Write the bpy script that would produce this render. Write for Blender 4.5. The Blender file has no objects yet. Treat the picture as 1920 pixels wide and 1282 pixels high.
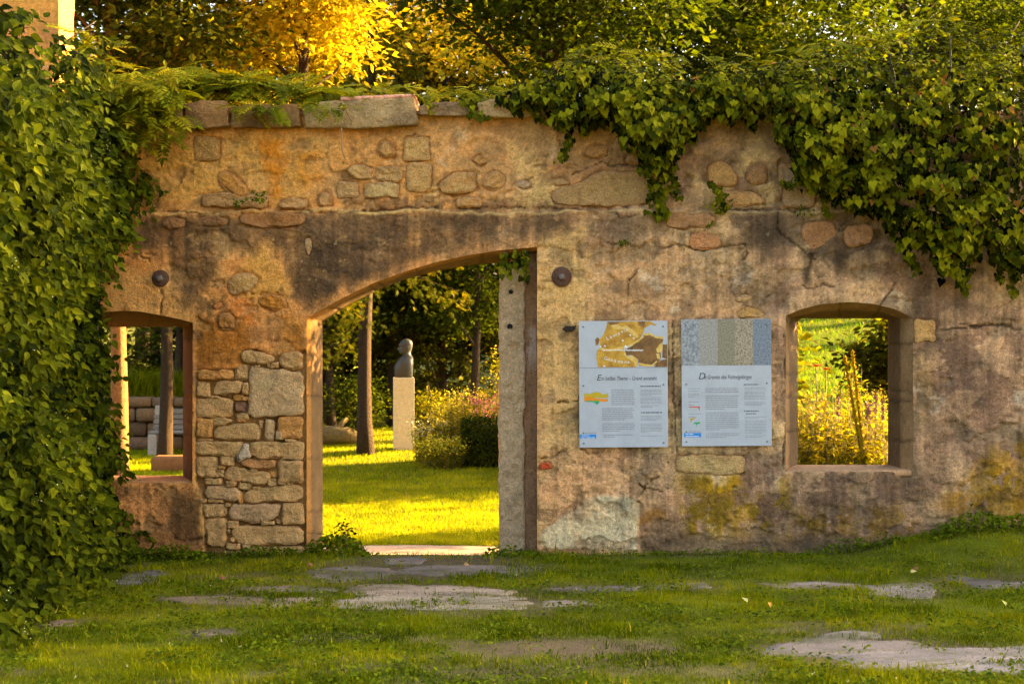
import bpy, math, random
import numpy as np
from mathutils import Vector, Matrix

# ------------------------------------------------------------------ camera, sky, sun, exposure
sc = bpy.context.scene
COL = sc.collection
R = math.radians
D, F, HOR, CZ = 14.0, 2772.0, 615.0, 2.045      # metres to the wall, focal length in photo pixels, horizon row, eye height

cam_d = bpy.data.cameras.new('camera')
cam = bpy.data.objects.new('camera', cam_d)
COL.objects.link(cam)
cam.location = (0, -D, CZ)
cam.rotation_euler = (R(90), 0, 0)
cam_d.sensor_width = 36.0
cam_d.lens = 36.0 * F / 1920.0
cam_d.shift_y = -(641.0 - HOR) / 1920.0
cam_d.clip_end = 1500
cam_d.dof.use_dof = True
cam_d.dof.focus_distance = D
cam_d.dof.aperture_fstop = 4.0
sc.camera = cam

SUN_EL, SUN_AZ = 18.0, 25.0                      # azimuth: degrees behind the wall plane, from the right
world = bpy.data.worlds.new('World')
sc.world = world
world.use_nodes = True
wn = world.node_tree
wn.nodes.clear()
wo = wn.nodes.new('ShaderNodeOutputWorld')
bg = wn.nodes.new('ShaderNodeBackground')
sky = wn.nodes.new('ShaderNodeTexSky')
sky.sky_type = 'NISHITA'
sky.sun_disc = False
sky.sun_elevation = R(SUN_EL)
sky.sun_rotation = R(90 - SUN_AZ)
sky.air_density = 1.0
sky.dust_density = 6.0
sky.ozone_density = 0.0
bg.inputs['Strength'].default_value = 0.065
wn.links.new(sky.outputs[0], bg.inputs[0])
wn.links.new(bg.outputs[0], wo.inputs[0])

sun_d = bpy.data.lights.new('sun', 'SUN')
sun = bpy.data.objects.new('sun', sun_d)
COL.objects.link(sun)
sun_d.energy = 5.0
sun_d.angle = R(0.6)
sun_d.color = (1.0, 0.60, 0.20)
sdir = Vector((math.cos(R(SUN_EL)) * math.cos(R(SUN_AZ)), math.cos(R(SUN_EL)) * math.sin(R(SUN_AZ)), math.sin(R(SUN_EL))))
sun.rotation_euler = sdir.to_track_quat('Z', 'Y').to_euler()
sun.location = (30, 20, 20)

vs = sc.view_settings
vs.view_transform = 'Standard'
vs.look = 'None'
vs.gamma = 1.0
vs.use_curve_mapping = False
vs.exposure = 3.95
sc.cycles.max_bounces = 6
sc.cycles.diffuse_bounces = 3
sc.cycles.transmission_bounces = 4
sc.cycles.use_denoising = True

# ------------------------------------------------------------------ helpers
rng = np.random.default_rng(7)
random.seed(7)

def pw(px, py, y=0.0):
    """photo pixel at distance y behind the wall front -> world point"""
    k = (D + y) / F
    return ((px - 960.0) * k, y, CZ - (py - HOR) * k)

def lin(c):
    c = np.asarray(c, float) / 255.0
    return np.where(c <= 0.04045, c / 12.92, ((c + 0.055) / 1.055) ** 2.4)

KILL = np.array([0.64, 0.76, 0.82])
def A(r, g, b):
    """base colour of a shaded surface read off the photograph"""
    return np.clip(lin((r, g, b)) / KILL, 0.004, 0.74)

def hash3(i, j, k, s):
    n = (np.asarray(i) * 374761393 + j * 668265263 + k * 2147483647 + s * 974634777).astype(np.int64) & 0xffffffff
    n = ((n ^ (n >> 13)) * 1274126177) & 0xffffffff
    n = ((n ^ (n >> 16)) * 2246822519) & 0xffffffff
    return ((n ^ (n >> 15)) & 0xffffff) / float(0xffffff)

def noise3(x, y, z, s=0):
    x, y, z = np.broadcast_arrays(np.asarray(x, float), np.asarray(y, float), np.asarray(z, float))
    xi, yi, zi = np.floor(x).astype(np.int64), np.floor(y).astype(np.int64), np.floor(z).astype(np.int64)
    fx, fy, fz = x - xi, y - yi, z - zi
    u, v, w = fx * fx * (3 - 2 * fx), fy * fy * (3 - 2 * fy), fz * fz * (3 - 2 * fz)
    o = 0
    for a in (0, 1):
        for b in (0, 1):
            for c in (0, 1):
                o = o + hash3(xi + a, yi + b, zi + c, s) * (u if a else 1 - u) * (v if b else 1 - v) * (w if c else 1 - w)
    return o * 2 - 1

def fbm(x, y, z=0.0, oct=4, s=0, gain=0.5):
    o, a, t = 0, 1.0, 0.0
    for k in range(oct):
        o = o + a * noise3(np.asarray(x) * 2 ** k, np.asarray(y) * 2 ** k, np.asarray(z) * 2 ** k, s + k)
        t += a
        a *= gain
    return o / t

def sstep(x, a, b):
    t = np.clip((np.asarray(x, float) - a) / (b - a), 0, 1)
    return t * t * (3 - 2 * t)

def sdist(px, py, poly):
    """signed distance to a polygon, negative inside"""
    P = np.asarray(poly, float)
    d = np.full(np.shape(px), 1e9)
    inside = np.zeros(np.shape(px), bool)
    for i in range(len(P)):
        ax, ay = P[i]
        bx, by = P[(i + 1) % len(P)]
        ex, ey = bx - ax, by - ay
        t = np.clip(((px - ax) * ex + (py - ay) * ey) / (ex * ex + ey * ey + 1e-9), 0, 1)
        d = np.minimum(d, np.hypot(px - ax - t * ex, py - ay - t * ey))
        if ey != 0:
            c = ((ay > py) != (by > py)) & (px < ex * (py - ay) / ey + ax)
            inside ^= c
    return np.where(inside, -d, d)

def ldist(px, py, pts):
    d = np.full(np.shape(px), 1e9)
    for (ax, ay), (bx, by) in zip(pts[:-1], pts[1:]):
        ex, ey = bx - ax, by - ay
        t = np.clip(((px - ax) * ex + (py - ay) * ey) / (ex * ex + ey * ey + 1e-9), 0, 1)
        d = np.minimum(d, np.hypot(px - ax - t * ex, py - ay - t * ey))
    return d

def tag(o, label=None, cat=None, group=None, kind=None):
    if label: o['label'] = label
    if cat: o['category'] = cat
    if group: o['group'] = group
    if kind: o['kind'] = kind
    return o

def link(o, parent=None):
    COL.objects.link(o)
    if parent is not None:
        o.parent = parent
        o.matrix_parent_inverse = Matrix.Translation(parent.location).inverted() if parent.type == 'EMPTY' else Matrix.Identity(4)
    return o

def empty(name, loc, label, cat, group=None):
    o = bpy.data.objects.new(name, None)
    o.location = loc
    o.empty_display_size = 0.1
    COL.objects.link(o)
    return tag(o, label, cat, group, 'thing')

def mesh_np(name, V, faces, mat, smooth=True, attrs=None, cols=None):
    """faces: list of lists, or an int array (n,k)"""
    me = bpy.data.meshes.new(name)
    V = np.asarray(V, np.float32)
    me.vertices.add(len(V))
    me.vertices.foreach_set('co', V.ravel())
    if isinstance(faces, np.ndarray):
        n, k = faces.shape
        tot = np.full(n, k, np.int32)
        flat = faces.astype(np.int32).ravel()
    else:
        tot = np.array([len(f) for f in faces], np.int32)
        flat = np.array([i for f in faces for i in f], np.int32)
        n = len(tot)
    me.loops.add(len(flat))
    me.loops.foreach_set('vertex_index', flat)
    me.polygons.add(n)
    st = np.zeros(n, np.int32)
    st[1:] = np.cumsum(tot)[:-1]
    me.polygons.foreach_set('loop_start', st)
    me.polygons.foreach_set('loop_total', tot)
    me.polygons.foreach_set('use_smooth', np.full(n, smooth, bool))
    if attrs:
        for k, v in attrs.items():
            at = me.attributes.new(k, 'FLOAT', 'POINT')
            at.data.foreach_set('value', np.asarray(v, np.float32))
    if cols is not None:
        at = me.attributes.new('Col', 'FLOAT_COLOR', 'POINT')
        c4 = np.ones((len(V), 4), np.float32)
        c4[:, :3] = cols
        at.data.foreach_set('color', c4.ravel())
    me.update(calc_edges=True)
    me.validate()
    if mat is not None:
        me.materials.append(mat)
    return me

def obj(name, me, parent=None, loc=None):
    o = bpy.data.objects.new(name, me)
    if loc is not None:
        o.location = loc
    return link(o, parent)

class MB:
    """collects simple solids into one mesh"""
    def __init__(s):
        s.v, s.f, s.n = [], [], 0
    def add(s, V, Fc):
        V = np.asarray(V, float)
        s.v.append(V)
        s.f += [[i + s.n for i in f] for f in Fc]
        s.n += len(V)
        return s
    def box(s, c, d, rot=None, bev=0.0):
        x, y, z = d[0] / 2, d[1] / 2, d[2] / 2
        V, Fc = [], []
        if bev <= 0:
            V = [(-x, -y, -z), (x, -y, -z), (x, y, -z), (-x, y, -z), (-x, -y, z), (x, -y, z), (x, y, z), (-x, y, z)]
            Fc = [[0, 3, 2, 1], [4, 5, 6, 7], [0, 1, 5, 4], [1, 2, 6, 5], [2, 3, 7, 6], [3, 0, 4, 7]]
        else:
            b = bev
            for zz, i in ((-z, 1), (-z + b, 0), (z - b, 0), (z, 1)):
                xx, yy = x - b * i, y - b * i
                V += [(-xx + b * (1 - i) * .4, -yy, zz), (xx - b * (1 - i) * .4, -yy, zz), (xx, -yy + b * (1 - i) * .4, zz), (xx, yy - b * (1 - i) * .4, zz),
                      (xx - b * (1 - i) * .4, yy, zz), (-xx + b * (1 - i) * .4, yy, zz), (-xx, yy - b * (1 - i) * .4, zz), (-xx, -yy + b * (1 - i) * .4, zz)] if not i else \
                     [(-xx + b * .2, -yy, zz), (xx - b * .2, -yy, zz), (xx, -yy + b * .2, zz), (xx, yy - b * .2, zz),
                      (xx - b * .2, yy, zz), (-xx + b * .2, yy, zz), (-xx, yy - b * .2, zz), (-xx, -yy + b * .2, zz)]
            for r in range(3):
                for k in range(8):
                    Fc.append([r * 8 + k, r * 8 + (k + 1) % 8, r * 8 + 8 + (k + 1) % 8, r * 8 + 8 + k])
            Fc.append([7, 6, 5, 4, 3, 2, 1, 0])
            Fc.append([24 + k for k in range(8)])
        V = np.array(V)
        if rot is not None:
            V = V @ np.array(rot).T
        return s.add(V + np.array(c), Fc)
    def tube(s, pts, rad, sides=7, caps=True):
        pts = np.asarray(pts, float)
        rad = np.broadcast_to(np.asarray(rad, float), (len(pts),))
        V, Fc = [], []
        for i, p in enumerate(pts):
            t = pts[min(i + 1, len(pts) - 1)] - pts[max(i - 1, 0)]
            t = t / (np.linalg.norm(t) + 1e-9)
            a = np.array([1.0, 0, 0]) if abs(t[0]) < 0.8 else np.array([0, 1.0, 0])
            u = np.cross(t, a); u /= np.linalg.norm(u)
            w = np.cross(t, u)
            for k in range(sides):
                an = 2 * math.pi * k / sides
                V.append(p + rad[i] * (math.cos(an) * u + math.sin(an) * w))
        for i in range(len(pts) - 1):
            for k in range(sides):
                Fc.append([i * sides + k, i * sides + (k + 1) % sides, (i + 1) * sides + (k + 1) % sides, (i + 1) * sides + k])
        if caps:
            Fc.append([k for k in range(sides)][::-1])
            Fc.append([(len(pts) - 1) * sides + k for k in range(sides)])
        return s.add(V, Fc)
    def mesh(s, name, mat, smooth=True, cols=None, attrs=None):
        return mesh_np(name, np.concatenate(s.v), s.f, mat, smooth, attrs, cols)
    def build(s, name, mat, parent=None, smooth=True, cols=None):
        o = obj(name, s.mesh(name, mat, smooth, cols), parent)
        if name == 'stem' or name.endswith('_text') or name == 'map_dots':
            o['kind'] = 'stuff'                     # hair-fine, too small to pick apart
        return o

def frames(nrm, tip):
    """rotation matrices with local z = normal, local y = tip direction"""
    z = nrm / (np.linalg.norm(nrm, axis=1, keepdims=True) + 1e-9)
    y = tip - z * np.sum(tip * z, axis=1, keepdims=True)
    y = y / (np.linalg.norm(y, axis=1, keepdims=True) + 1e-9)
    x = np.cross(y, z)
    return np.stack([x, y, z], axis=2)

def scatter(name, base, mat, pos, rot, scale, rnd=None, smooth=False):
    """copies a small mesh (verts, int faces (n,k)) to many places in one mesh"""
    bv, bf = base
    N = len(pos)
    sc_ = np.asarray(scale, float).reshape(N, 1, -1) if np.ndim(scale) else np.full((N, 1, 1), float(scale))
    V = np.einsum('nij,nkj->nki', rot, bv[None] * sc_) + pos[:, None, :]
    Fc = (bf[None] + (np.arange(N) * len(bv))[:, None, None]).reshape(-1, bf.shape[1])
    if rnd is None:
        rnd = rng.random(N)
    return mesh_np(name, V.reshape(-1, 3), Fc, mat, smooth, {'rnd': np.repeat(rnd, len(bv))})

# ------------------------------------------------------------------ materials
def nmat(name):
    m = bpy.data.materials.new(name)
    m.use_nodes = True
    nt = m.node_tree
    return m, nt, nt.nodes['Principled BSDF'], nt.nodes['Material Output']

def N(nt, t, **kw):
    n = nt.nodes.new(t)
    for k, v in kw.items():
        setattr(n, k, v)
    return n

def ramp(nt, stops):
    r = nt.nodes.new('ShaderNodeValToRGB')
    e = r.color_ramp.elements
    while len(e) < len(stops):
        e.new(0.5)
    for i, (p, c) in enumerate(stops):
        e[i].position = p
        e[i].color = (*c, 1)
    return r

def leaf_mat(name, stops, trans=0.3, tcol=(1.25, 1.15, 0.5), rough=0.5, spec=0.3):
    m, nt, bs, out = nmat(name)
    at = N(nt, 'ShaderNodeAttribute', attribute_name='rnd')
    rp = ramp(nt, stops)
    nt.links.new(at.outputs['Fac'], rp.inputs[0])
    geo = N(nt, 'ShaderNodeTexCoord')
    ns = N(nt, 'ShaderNodeTexNoise')
    ns.inputs['Scale'].default_value = 3.0
    nt.links.new(geo.outputs['Object'], ns.inputs['Vector'])
    mx = N(nt, 'ShaderNodeMix', data_type='RGBA', blend_type='MULTIPLY')
    mr = N(nt, 'ShaderNodeMapRange')
    mr.inputs['From Min'].default_value = 0.3; mr.inputs['From Max'].default_value = 0.7
    mr.inputs['To Min'].default_value = 0.75; mr.inputs['To Max'].default_value = 1.2
    nt.links.new(ns.outputs['Fac'], mr.inputs['Value'])
    mx.inputs['Factor'].default_value = 1.0
    nt.links.new(rp.outputs[0], mx.inputs['A'])
    nt.links.new(mr.outputs[0], mx.inputs['B'])
    nt.links.new(mx.outputs['Result'], bs.inputs['Base Color'])
    bs.inputs['Roughness'].default_value = rough
    bs.inputs['Specular IOR Level'].default_value = spec
    tr = N(nt, 'ShaderNodeBsdfTranslucent')
    m2 = N(nt, 'ShaderNodeMix', data_type='RGBA', blend_type='MULTIPLY')
    m2.inputs['Factor'].default_value = 1.0
    m2.inputs['B'].default_value = (*tcol, 1)
    nt.links.new(mx.outputs['Result'], m2.inputs['A'])
    nt.links.new(m2.outputs['Result'], tr.inputs['Color'])
    ms = N(nt, 'ShaderNodeMixShader')
    ms.inputs[0].default_value = trans
    nt.links.new(bs.outputs[0], ms.inputs[1])
    nt.links.new(tr.outputs[0], ms.inputs[2])
    nt.links.new(ms.outputs[0], out.inputs['Surface'])
    return m

def rock_mat(name, base=None, var=0.25, speck=0.25, scale=1.0, bump=0.5, rough=0.9, spec=0.2, ntint=None, dist=0.02):
    """stone / plaster: colour from attribute Col (or base), mottling, specks, bump"""
    m, nt, bs, out = nmat(name)
    L = nt.links.new
    tc = N(nt, 'ShaderNodeNewGeometry')
    if base is None:
        src = N(nt, 'ShaderNodeAttribute', attribute_name='Col').outputs['Color']
    else:
        c = N(nt, 'ShaderNodeRGB'); c.outputs[0].default_value = (*base, 1)
        src = c.outputs[0]
    n1 = N(nt, 'ShaderNodeTexNoise'); n1.inputs['Scale'].default_value = 9 * scale; n1.inputs['Detail'].default_value = 8; n1.inputs['Roughness'].default_value = 0.65
    n2 = N(nt, 'ShaderNodeTexNoise'); n2.inputs['Scale'].default_value = 75 * scale; n2.inputs['Detail'].default_value = 4; n2.inputs['Roughness'].default_value = 0.7
    n3 = N(nt, 'ShaderNodeTexNoise'); n3.inputs['Scale'].default_value = 26 * scale; n3.inputs['Detail'].default_value = 6; n3.inputs['Roughness'].default_value = 0.7
    for n_ in (n1, n2, n3):
        L(tc.outputs['Position'], n_.inputs['Vector'])
    def rng_(sock, a, b):
        r = N(nt, 'ShaderNodeMapRange')
        r.inputs['From Min'].default_value = 0.3; r.inputs['From Max'].default_value = 0.7
        r.inputs['To Min'].default_value = a; r.inputs['To Max'].default_value = b
        L(sock, r.inputs['Value'])
        return r.outputs[0]
    a = N(nt, 'ShaderNodeMath', operation='MULTIPLY')
    L(rng_(n1.outputs['Fac'], 1 - var, 1 + var), a.inputs[0])
    L(rng_(n2.outputs['Fac'], 1 - speck, 1 + speck), a.inputs[1])
    a2 = N(nt, 'ShaderNodeMath', operation='MULTIPLY')
    L(a.outputs[0], a2.inputs[0]); L(rng_(n3.outputs['Fac'], 1 - var * 0.7, 1 + var * 0.7), a2.inputs[1])
    st = N(nt, 'ShaderNodeMapRange', interpolation_type='SMOOTHSTEP')      # sharp-edged scabs and flakes
    st.inputs['From Min'].default_value = 0.535; st.inputs['From Max'].default_value = 0.56
    st.inputs['To Min'].default_value = 1.0 + var * 0.25; st.inputs['To Max'].default_value = 1.0 - var * 0.6
    L(n1.outputs['Fac'], st.inputs['Value'])
    a3 = N(nt, 'ShaderNodeMath', operation='MULTIPLY')
    L(a2.outputs[0], a3.inputs[0]); L(st.outputs[0], a3.inputs[1])
    a = a3
    mx = N(nt, 'ShaderNodeMix', data_type='RGBA', blend_type='MULTIPLY')
    mx.inputs['Factor'].default_value = 1
    L(src, mx.inputs['A']); L(a.outputs[0], mx.inputs['B'])
    L(mx.outputs['Result'], bs.inputs['Base Color'])
    ad = N(nt, 'ShaderNodeMath', operation='ADD')
    L(n3.outputs['Fac'], ad.inputs[0])
    sm = N(nt, 'ShaderNodeMath', operation='MULTIPLY'); sm.inputs[1].default_value = 0.45
    L(n2.outputs['Fac'], sm.inputs[0]); L(sm.outputs[0], ad.inputs[1])
    bp = N(nt, 'ShaderNodeBump'); bp.inputs['Strength'].default_value = bump; bp.inputs['Distance'].default_value = dist
    L(ad.outputs[0], bp.inputs['Height']); L(bp.outputs[0], bs.inputs['Normal'])
    bs.inputs['Roughness'].default_value = rough
    bs.inputs['Specular IOR Level'].default_value = spec
    return m

def flat_mat(name, c, rough=0.6, spec=0.3, metal=0.0):
    m, nt, bs, out = nmat(name)
    bs.inputs['Base Color'].default_value = (*c, 1)
    bs.inputs['Roughness'].default_value = rough
    bs.inputs['Specular IOR Level'].default_value = spec
    bs.inputs['Metallic'].default_value = metal
    return m

M = {}
M['wall'] = rock_mat('plaster', None, 0.34, 0.26, 1.0, 0.9, dist=0.035)
M['stone'] = rock_mat('granite', None, 0.30, 0.42, 1.3, 1.0, dist=0.05)
M['core'] = rock_mat('rough_masonry', tuple(A(120, 92, 62)), 0.3, 0.2, 0.8, 0.8)
M['reveal'] = rock_mat('reveal_plaster', None, 0.25, 0.2, 1.0, 0.6)
M['slab'] = rock_mat('slab_granite', None, 0.3, 0.25, 0.9, 0.5)
M['iron'] = rock_mat('rusty_iron', (0.12, 0.062, 0.042), 0.45, 0.4, 3.0, 0.6, rough=0.95, spec=0.05)
M['bolt'] = rock_mat('bolt_steel', (0.16, 0.13, 0.11), 0.3, 0.3, 3.0, 0.3, rough=0.5)
M['bark'] = rock_mat('bark', (0.048, 0.030, 0.016), 0.4, 0.35, 1.2, 1.0, dist=0.05)
M['bark_tan'] = rock_mat('bark_tan', (0.22, 0.13, 0.045), 0.4, 0.35, 1.2, 1.0, dist=0.05)
M['stem'] = flat_mat('stem', (0.10, 0.09, 0.035), 0.7)
M['ivy'] = leaf_mat('ivy_leaf', [(0.0, (0.002, 0.004, 0.001)), (0.35, (0.014, 0.020, 0.001)), (0.7, (0.10, 0.105, 0.002)), (0.93, (0.25, 0.225, 0.005)), (1.0, (0.26, 0.11, 0.02))], 0.22, rough=0.7, spec=0.03)
M['creeper'] = leaf_mat('creeper_leaf', [(0.0, (0.002, 0.005, 0.001)), (0.35, (0.022, 0.032, 0.001)), (0.7, (0.075, 0.092, 0.002)), (1.0, (0.17, 0.175, 0.004))], 0.28, rough=0.7, spec=0.03)
M['wisteria'] = leaf_mat('wisteria_leaf', [(0.0, (0.05, 0.065, 0.002)), (0.5, (0.17, 0.18, 0.004)), (1.0, (0.34, 0.26, 0.008))], 0.35, rough=0.7, spec=0.03)
M['grass'] = leaf_mat('grass_blade', [(0.0, (0.042, 0.062, 0.001)), (0.45, (0.132, 0.158, 0.001)), (0.92, (0.28, 0.26, 0.003)), (1.0, (0.34, 0.27, 0.04))], 0.3, (1.2, 1.15, 0.5), 0.8, 0.02)
M['lawn'] = leaf_mat('lawn_blade', [(0.0, (0.14, 0.19, 0.002)), (0.5, (0.25, 0.29, 0.004)), (0.92, (0.34, 0.34, 0.006)), (1.0, (0.44, 0.36, 0.05))], 0.35, (1.2, 1.1, 0.5), 0.8, 0.02)  # brighter copy of the grass, part of the sunlight put into its colour
M['weed'] = leaf_mat('weed_leaf', [(0.0, (0.03, 0.052, 0.002)), (1.0, (0.14, 0.17, 0.004))], 0.3, rough=0.7, spec=0.03)
M['tree'] = leaf_mat('tree_leaf', [(0.0, (0.036, 0.044, 0.002)), (0.5, (0.110, 0.118, 0.004)), (1.0, (0.23, 0.19, 0.008))], 0.45, (1.35, 1.25, 0.4), 0.7, 0.03)
M['mid'] = leaf_mat('mid_leaf', [(0.0, (0.016, 0.024, 0.002)), (0.5, (0.048, 0.066, 0.003)), (1.0, (0.115, 0.118, 0.005))], 0.42, (1.15, 1.25, 0.4), 0.7, 0.03)
M['meadow'] = leaf_mat('meadow_blade', [(0.0, (0.07, 0.15, 0.002)), (0.5, (0.12, 0.23, 0.003)), (1.0, (0.20, 0.29, 0.005))], 0.35, (1.1, 1.1, 0.5), 0.8, 0.02)
M['shade'] = leaf_mat('shade_leaf', [(0.0, (0.014, 0.020, 0.001)), (0.6, (0.055, 0.066, 0.003)), (1.0, (0.14, 0.13, 0.006))], 0.4, (1.4, 1.2, 0.4), 0.7, 0.03)  # darker leaf copy, shade of the crowns put into the colour
M['gold'] = leaf_mat('sunlit_gold_leaf', [(0.0, (0.16, 0.125, 0.004)), (0.5, (0.38, 0.31, 0.012)), (1.0, (0.58, 0.46, 0.03))], 0.42, (1.3, 1.15, 0.4), 0.7, 0.03)  # yellow of sunlit leaves put into the leaf colour
M['spruce'] = leaf_mat('spruce_needle', [(0.0, (0.020, 0.032, 0.002)), (0.6, (0.075, 0.088, 0.003)), (1.0, (0.22, 0.18, 0.006))], 0.3, rough=0.7, spec=0.03)
M['hedge'] = leaf_mat('hedge_leaf', [(0.0, (0.010, 0.017, 0.001)), (1.0, (0.050, 0.066, 0.003))], 0.2, rough=0.7, spec=0.03)
M['bed'] = leaf_mat('bed_leaf', [(0.0, (0.08, 0.10, 0.003)), (0.5, (0.24, 0.23, 0.005)), (1.0, (0.46, 0.38, 0.010))], 0.52, (1.3, 1.2, 0.4), 0.7, 0.03)
M['cream'] = flat_mat('cream_petal', (0.46, 0.42, 0.20), 0.8, 0.05)
M['yellow'] = flat_mat('yellow_petal', (0.60, 0.50, 0.03), 0.8, 0.05)
M['orange'] = flat_mat('orange_petal', (0.65, 0.13, 0.01), 0.7)
M['purple'] = flat_mat('purple_petal', (0.26, 0.12, 0.30), 0.7)
M['pink'] = flat_mat('pink_petal', (0.6, 0.15, 0.2), 0.7)

# small leaf shapes -------------------------------------------------
def lens(w, fold=0.15, bend=0.12):
    """pointed leaf of two quads, length 1"""
    V = np.array([(0, 0, 0), (-w, .45, fold * w), (0, .5, 0), (w, .45, fold * w), (0, 1, -bend)])
    Fc = np.array([(0, 2, 1), (0, 3, 2), (1, 2, 4), (2, 3, 4)])
    return V, Fc
def quadleaf(w):
    return np.array([(0, 0, 0), (-w, .5, .05), (0, 1, -.05), (w, .5, .05)]), np.array([(0, 3, 2, 1)])
OVATE = (np.array([(0, 0, 0), (-.26, .22, .05), (0, .35, -.015), (.26, .22, .05), (-.30, .48, .05), (.30, .48, .05), (0, .66, -.03), (-.15, .78, .0), (.15, .78, .0), (0, 1.06, -.13)]),
         np.array([(0, 2, 1), (0, 3, 2), (1, 2, 4), (2, 3, 5), (4, 2, 6), (2, 5, 6), (4, 6, 7), (6, 5, 8), (7, 6, 9), (6, 8, 9)]))
HEART = (np.array([(0, .06, 0), (-.20, -.10, .03), (-.44, .08, .06), (-.42, .34, .05), (-.22, .62, .02), (0, 1.0, -.10), (.22, .62, .02), (.42, .34, .05), (.44, .08, .06), (.20, -.10, .03), (0, .42, -.03)]),
         np.array([(10, 0, 1), (10, 1, 2), (10, 2, 3), (10, 3, 4), (10, 4, 5), (10, 5, 6), (10, 6, 7), (10, 7, 8), (10, 8, 9), (10, 9, 0)])[:, ::-1])
BLADE = (np.array([(-.05, 0, 0), (.05, 0, 0), (-.04, .10, .5), (.04, .10, .5), (0, .35, .95)]), np.array([(0, 1, 3), (0, 3, 2), (2, 3, 4)]))

def upright(n, lean=0.35):
    """rotation matrices for blades (local z up) with random heading and lean"""
    a = rng.random(n) * 2 * math.pi
    l = np.abs(rng.normal(0, lean, n))
    b = rng.random(n) * 2 * math.pi
    z = np.stack([np.sin(l) * np.cos(b), np.sin(l) * np.sin(b), np.cos(l)], 1)
    y = np.stack([np.cos(a), np.sin(a), np.zeros(n)], 1)
    return frames(z, y)
# ------------------------------------------------------------------ the ground
def gz(x, y):
    x = np.asarray(x, float); y = np.asarray(y, float)
    z = np.full(np.broadcast(x, y).shape, -0.09)
    z = z + 0.26 * sstep(x, 2.6, 4.6) * sstep(y, -2.0, -0.25) * (1 - sstep(y, 0.3, 1.0))
    z = z - 0.03 * sstep(-x, 1.5, 4.0)
    z = z - 0.21 * sstep(y, -0.05, 0.6)
    z = z + 0.26 * sstep(y, 3.0, 14.0) * sstep(x, -5.5, -3.2)
    z = z + 0.88 * sstep(y, 14.95, 15.4) * sstep(-x, 4.2, 4.9)
    z = z + np.clip(y - 17, 0, 60) * 0.17 * sstep(x, -2.0, 4.0) + np.clip(y - 18, 0, 60) * 0.06
    z = z + 0.022 * fbm(x * 0.9, y * 0.9, 3.1, 3, 50)
    return z

def gp(px, py):
    """photo pixel -> point on the ground"""
    z = -0.09
    for _ in range(12):
        d = (CZ - z) * F / max(py - HOR, 1.0)
        x, y = (px - 960.0) * d / F, d - D
        z = float(gz(x, y))
    return x, y, z

SLABS = [
    ([(582, 1070), (660, 1063), (738, 1066), (735, 1080), (650, 1088), (580, 1084)], (150, 138, 128)),
    ([(744, 1064), (860, 1060), (1020, 1062), (1040, 1070), (950, 1079), (800, 1078), (742, 1072)], (150, 138, 128)),
    ([(722, 1048), (780, 1044), (800, 1049), (790, 1057), (725, 1057)], (150, 138, 130)),
    ([(650, 1101), (720, 1097), (860, 1099), (950, 1106), (965, 1114), (860, 1116), (700, 1116), (645, 1110)], (185, 165, 145)),
    ([(430, 1104), (540, 1099), (635, 1101), (630, 1108), (440, 1111)], (165, 148, 128)),
    ([(620, 1124), (760, 1117), (900, 1117), (1010, 1124), (1000, 1137), (860, 1141), (640, 1139)], (190, 170, 148)),
    ([(1015, 1127), (1110, 1126), (1120, 1133), (1010, 1137)], (165, 150, 138)),
    ([(505, 1122), (600, 1119), (612, 1133), (510, 1138)], (178, 158, 135)),
    ([(310, 1122), (420, 1117), (498, 1122), (490, 1133), (330, 1131)], (150, 130, 110)),
    ([(1215, 1098), (1320, 1094), (1335, 1102), (1225, 1106)], (165, 152, 140)),
    ([(1010, 1102), (1100, 1099), (1205, 1099), (1200, 1106), (1020, 1108)], (150, 138, 125)),
    ([(1430, 1094), (1540, 1092), (1610, 1096), (1600, 1104), (1450, 1102)], (165, 150, 140)),
    ([(1612, 1099), (1740, 1093), (1765, 1104), (1740, 1119), (1640, 1117)], (168, 155, 145)),
    ([(1850, 1094), (1990, 1090), (1990, 1100), (1860, 1103)], (165, 152, 140)),
    ([(1770, 1056), (1850, 1044), (2000, 1040), (2000, 1074), (1880, 1078), (1790, 1078)], (135, 125, 120)),
    ([(1535, 1192), (1600, 1183), (1665, 1186), (1650, 1196), (1550, 1198)], (140, 132, 126)),
    ([(1420, 1220), (1480, 1205), (1560, 1198), (1700, 1203), (1730, 1214), (1560, 1226), (1440, 1228)], (150, 140, 134)),
    ([(1560, 1240), (1570, 1229), (1740, 1216), (1990, 1216), (1990, 1236), (1800, 1240), (1640, 1250)], (158, 150, 146)),
    ([(1640, 1254), (1800, 1244), (1990, 1240), (1990, 1262), (1760, 1262)], (148, 142, 140)),
    ([(225, 1078), (290, 1070), (310, 1076), (300, 1092), (220, 1092)], (135, 130, 132)),
    ([(70, 1168), (110, 1162), (150, 1166), (148, 1174), (80, 1174)], (150, 130, 110)),
    ([(360, 1184), (430, 1178), (445, 1186), (370, 1192)], (135, 120, 105)),
]
xs = np.concatenate([np.linspace(-300, -12, 14), np.linspace(-11, -5.6, 16), np.arange(-5.4, 5.61, 0.09), np.linspace(6, 12, 16), np.linspace(14, 300, 14)])
ys = np.concatenate([np.linspace(-60, -8, 8), np.arange(-7, 16, 0.11), np.linspace(16.5, 40, 30), np.linspace(45, 320, 16)])
GX, GY = np.meshgrid(xs, ys)
GZ = gz(GX, GY)
nx, ny = len(xs), len(ys)
idx = np.arange(nx * ny).reshape(ny, nx)
Fq = np.stack([idx[:-1, :-1], idx[:-1, 1:], idx[1:, 1:], idx[1:, :-1]], -1).reshape(-1, 4)
n1 = fbm(GX * 1.3, GY * 1.3, 0, 4, 11)
n2 = fbm(GX * 6, GY * 6, 0, 3, 12)
gcol = np.array([0.085, 0.095, 0.004])[None, None] * (1 + 0.6 * n1[..., None] + 0.35 * n2[..., None])
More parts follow.
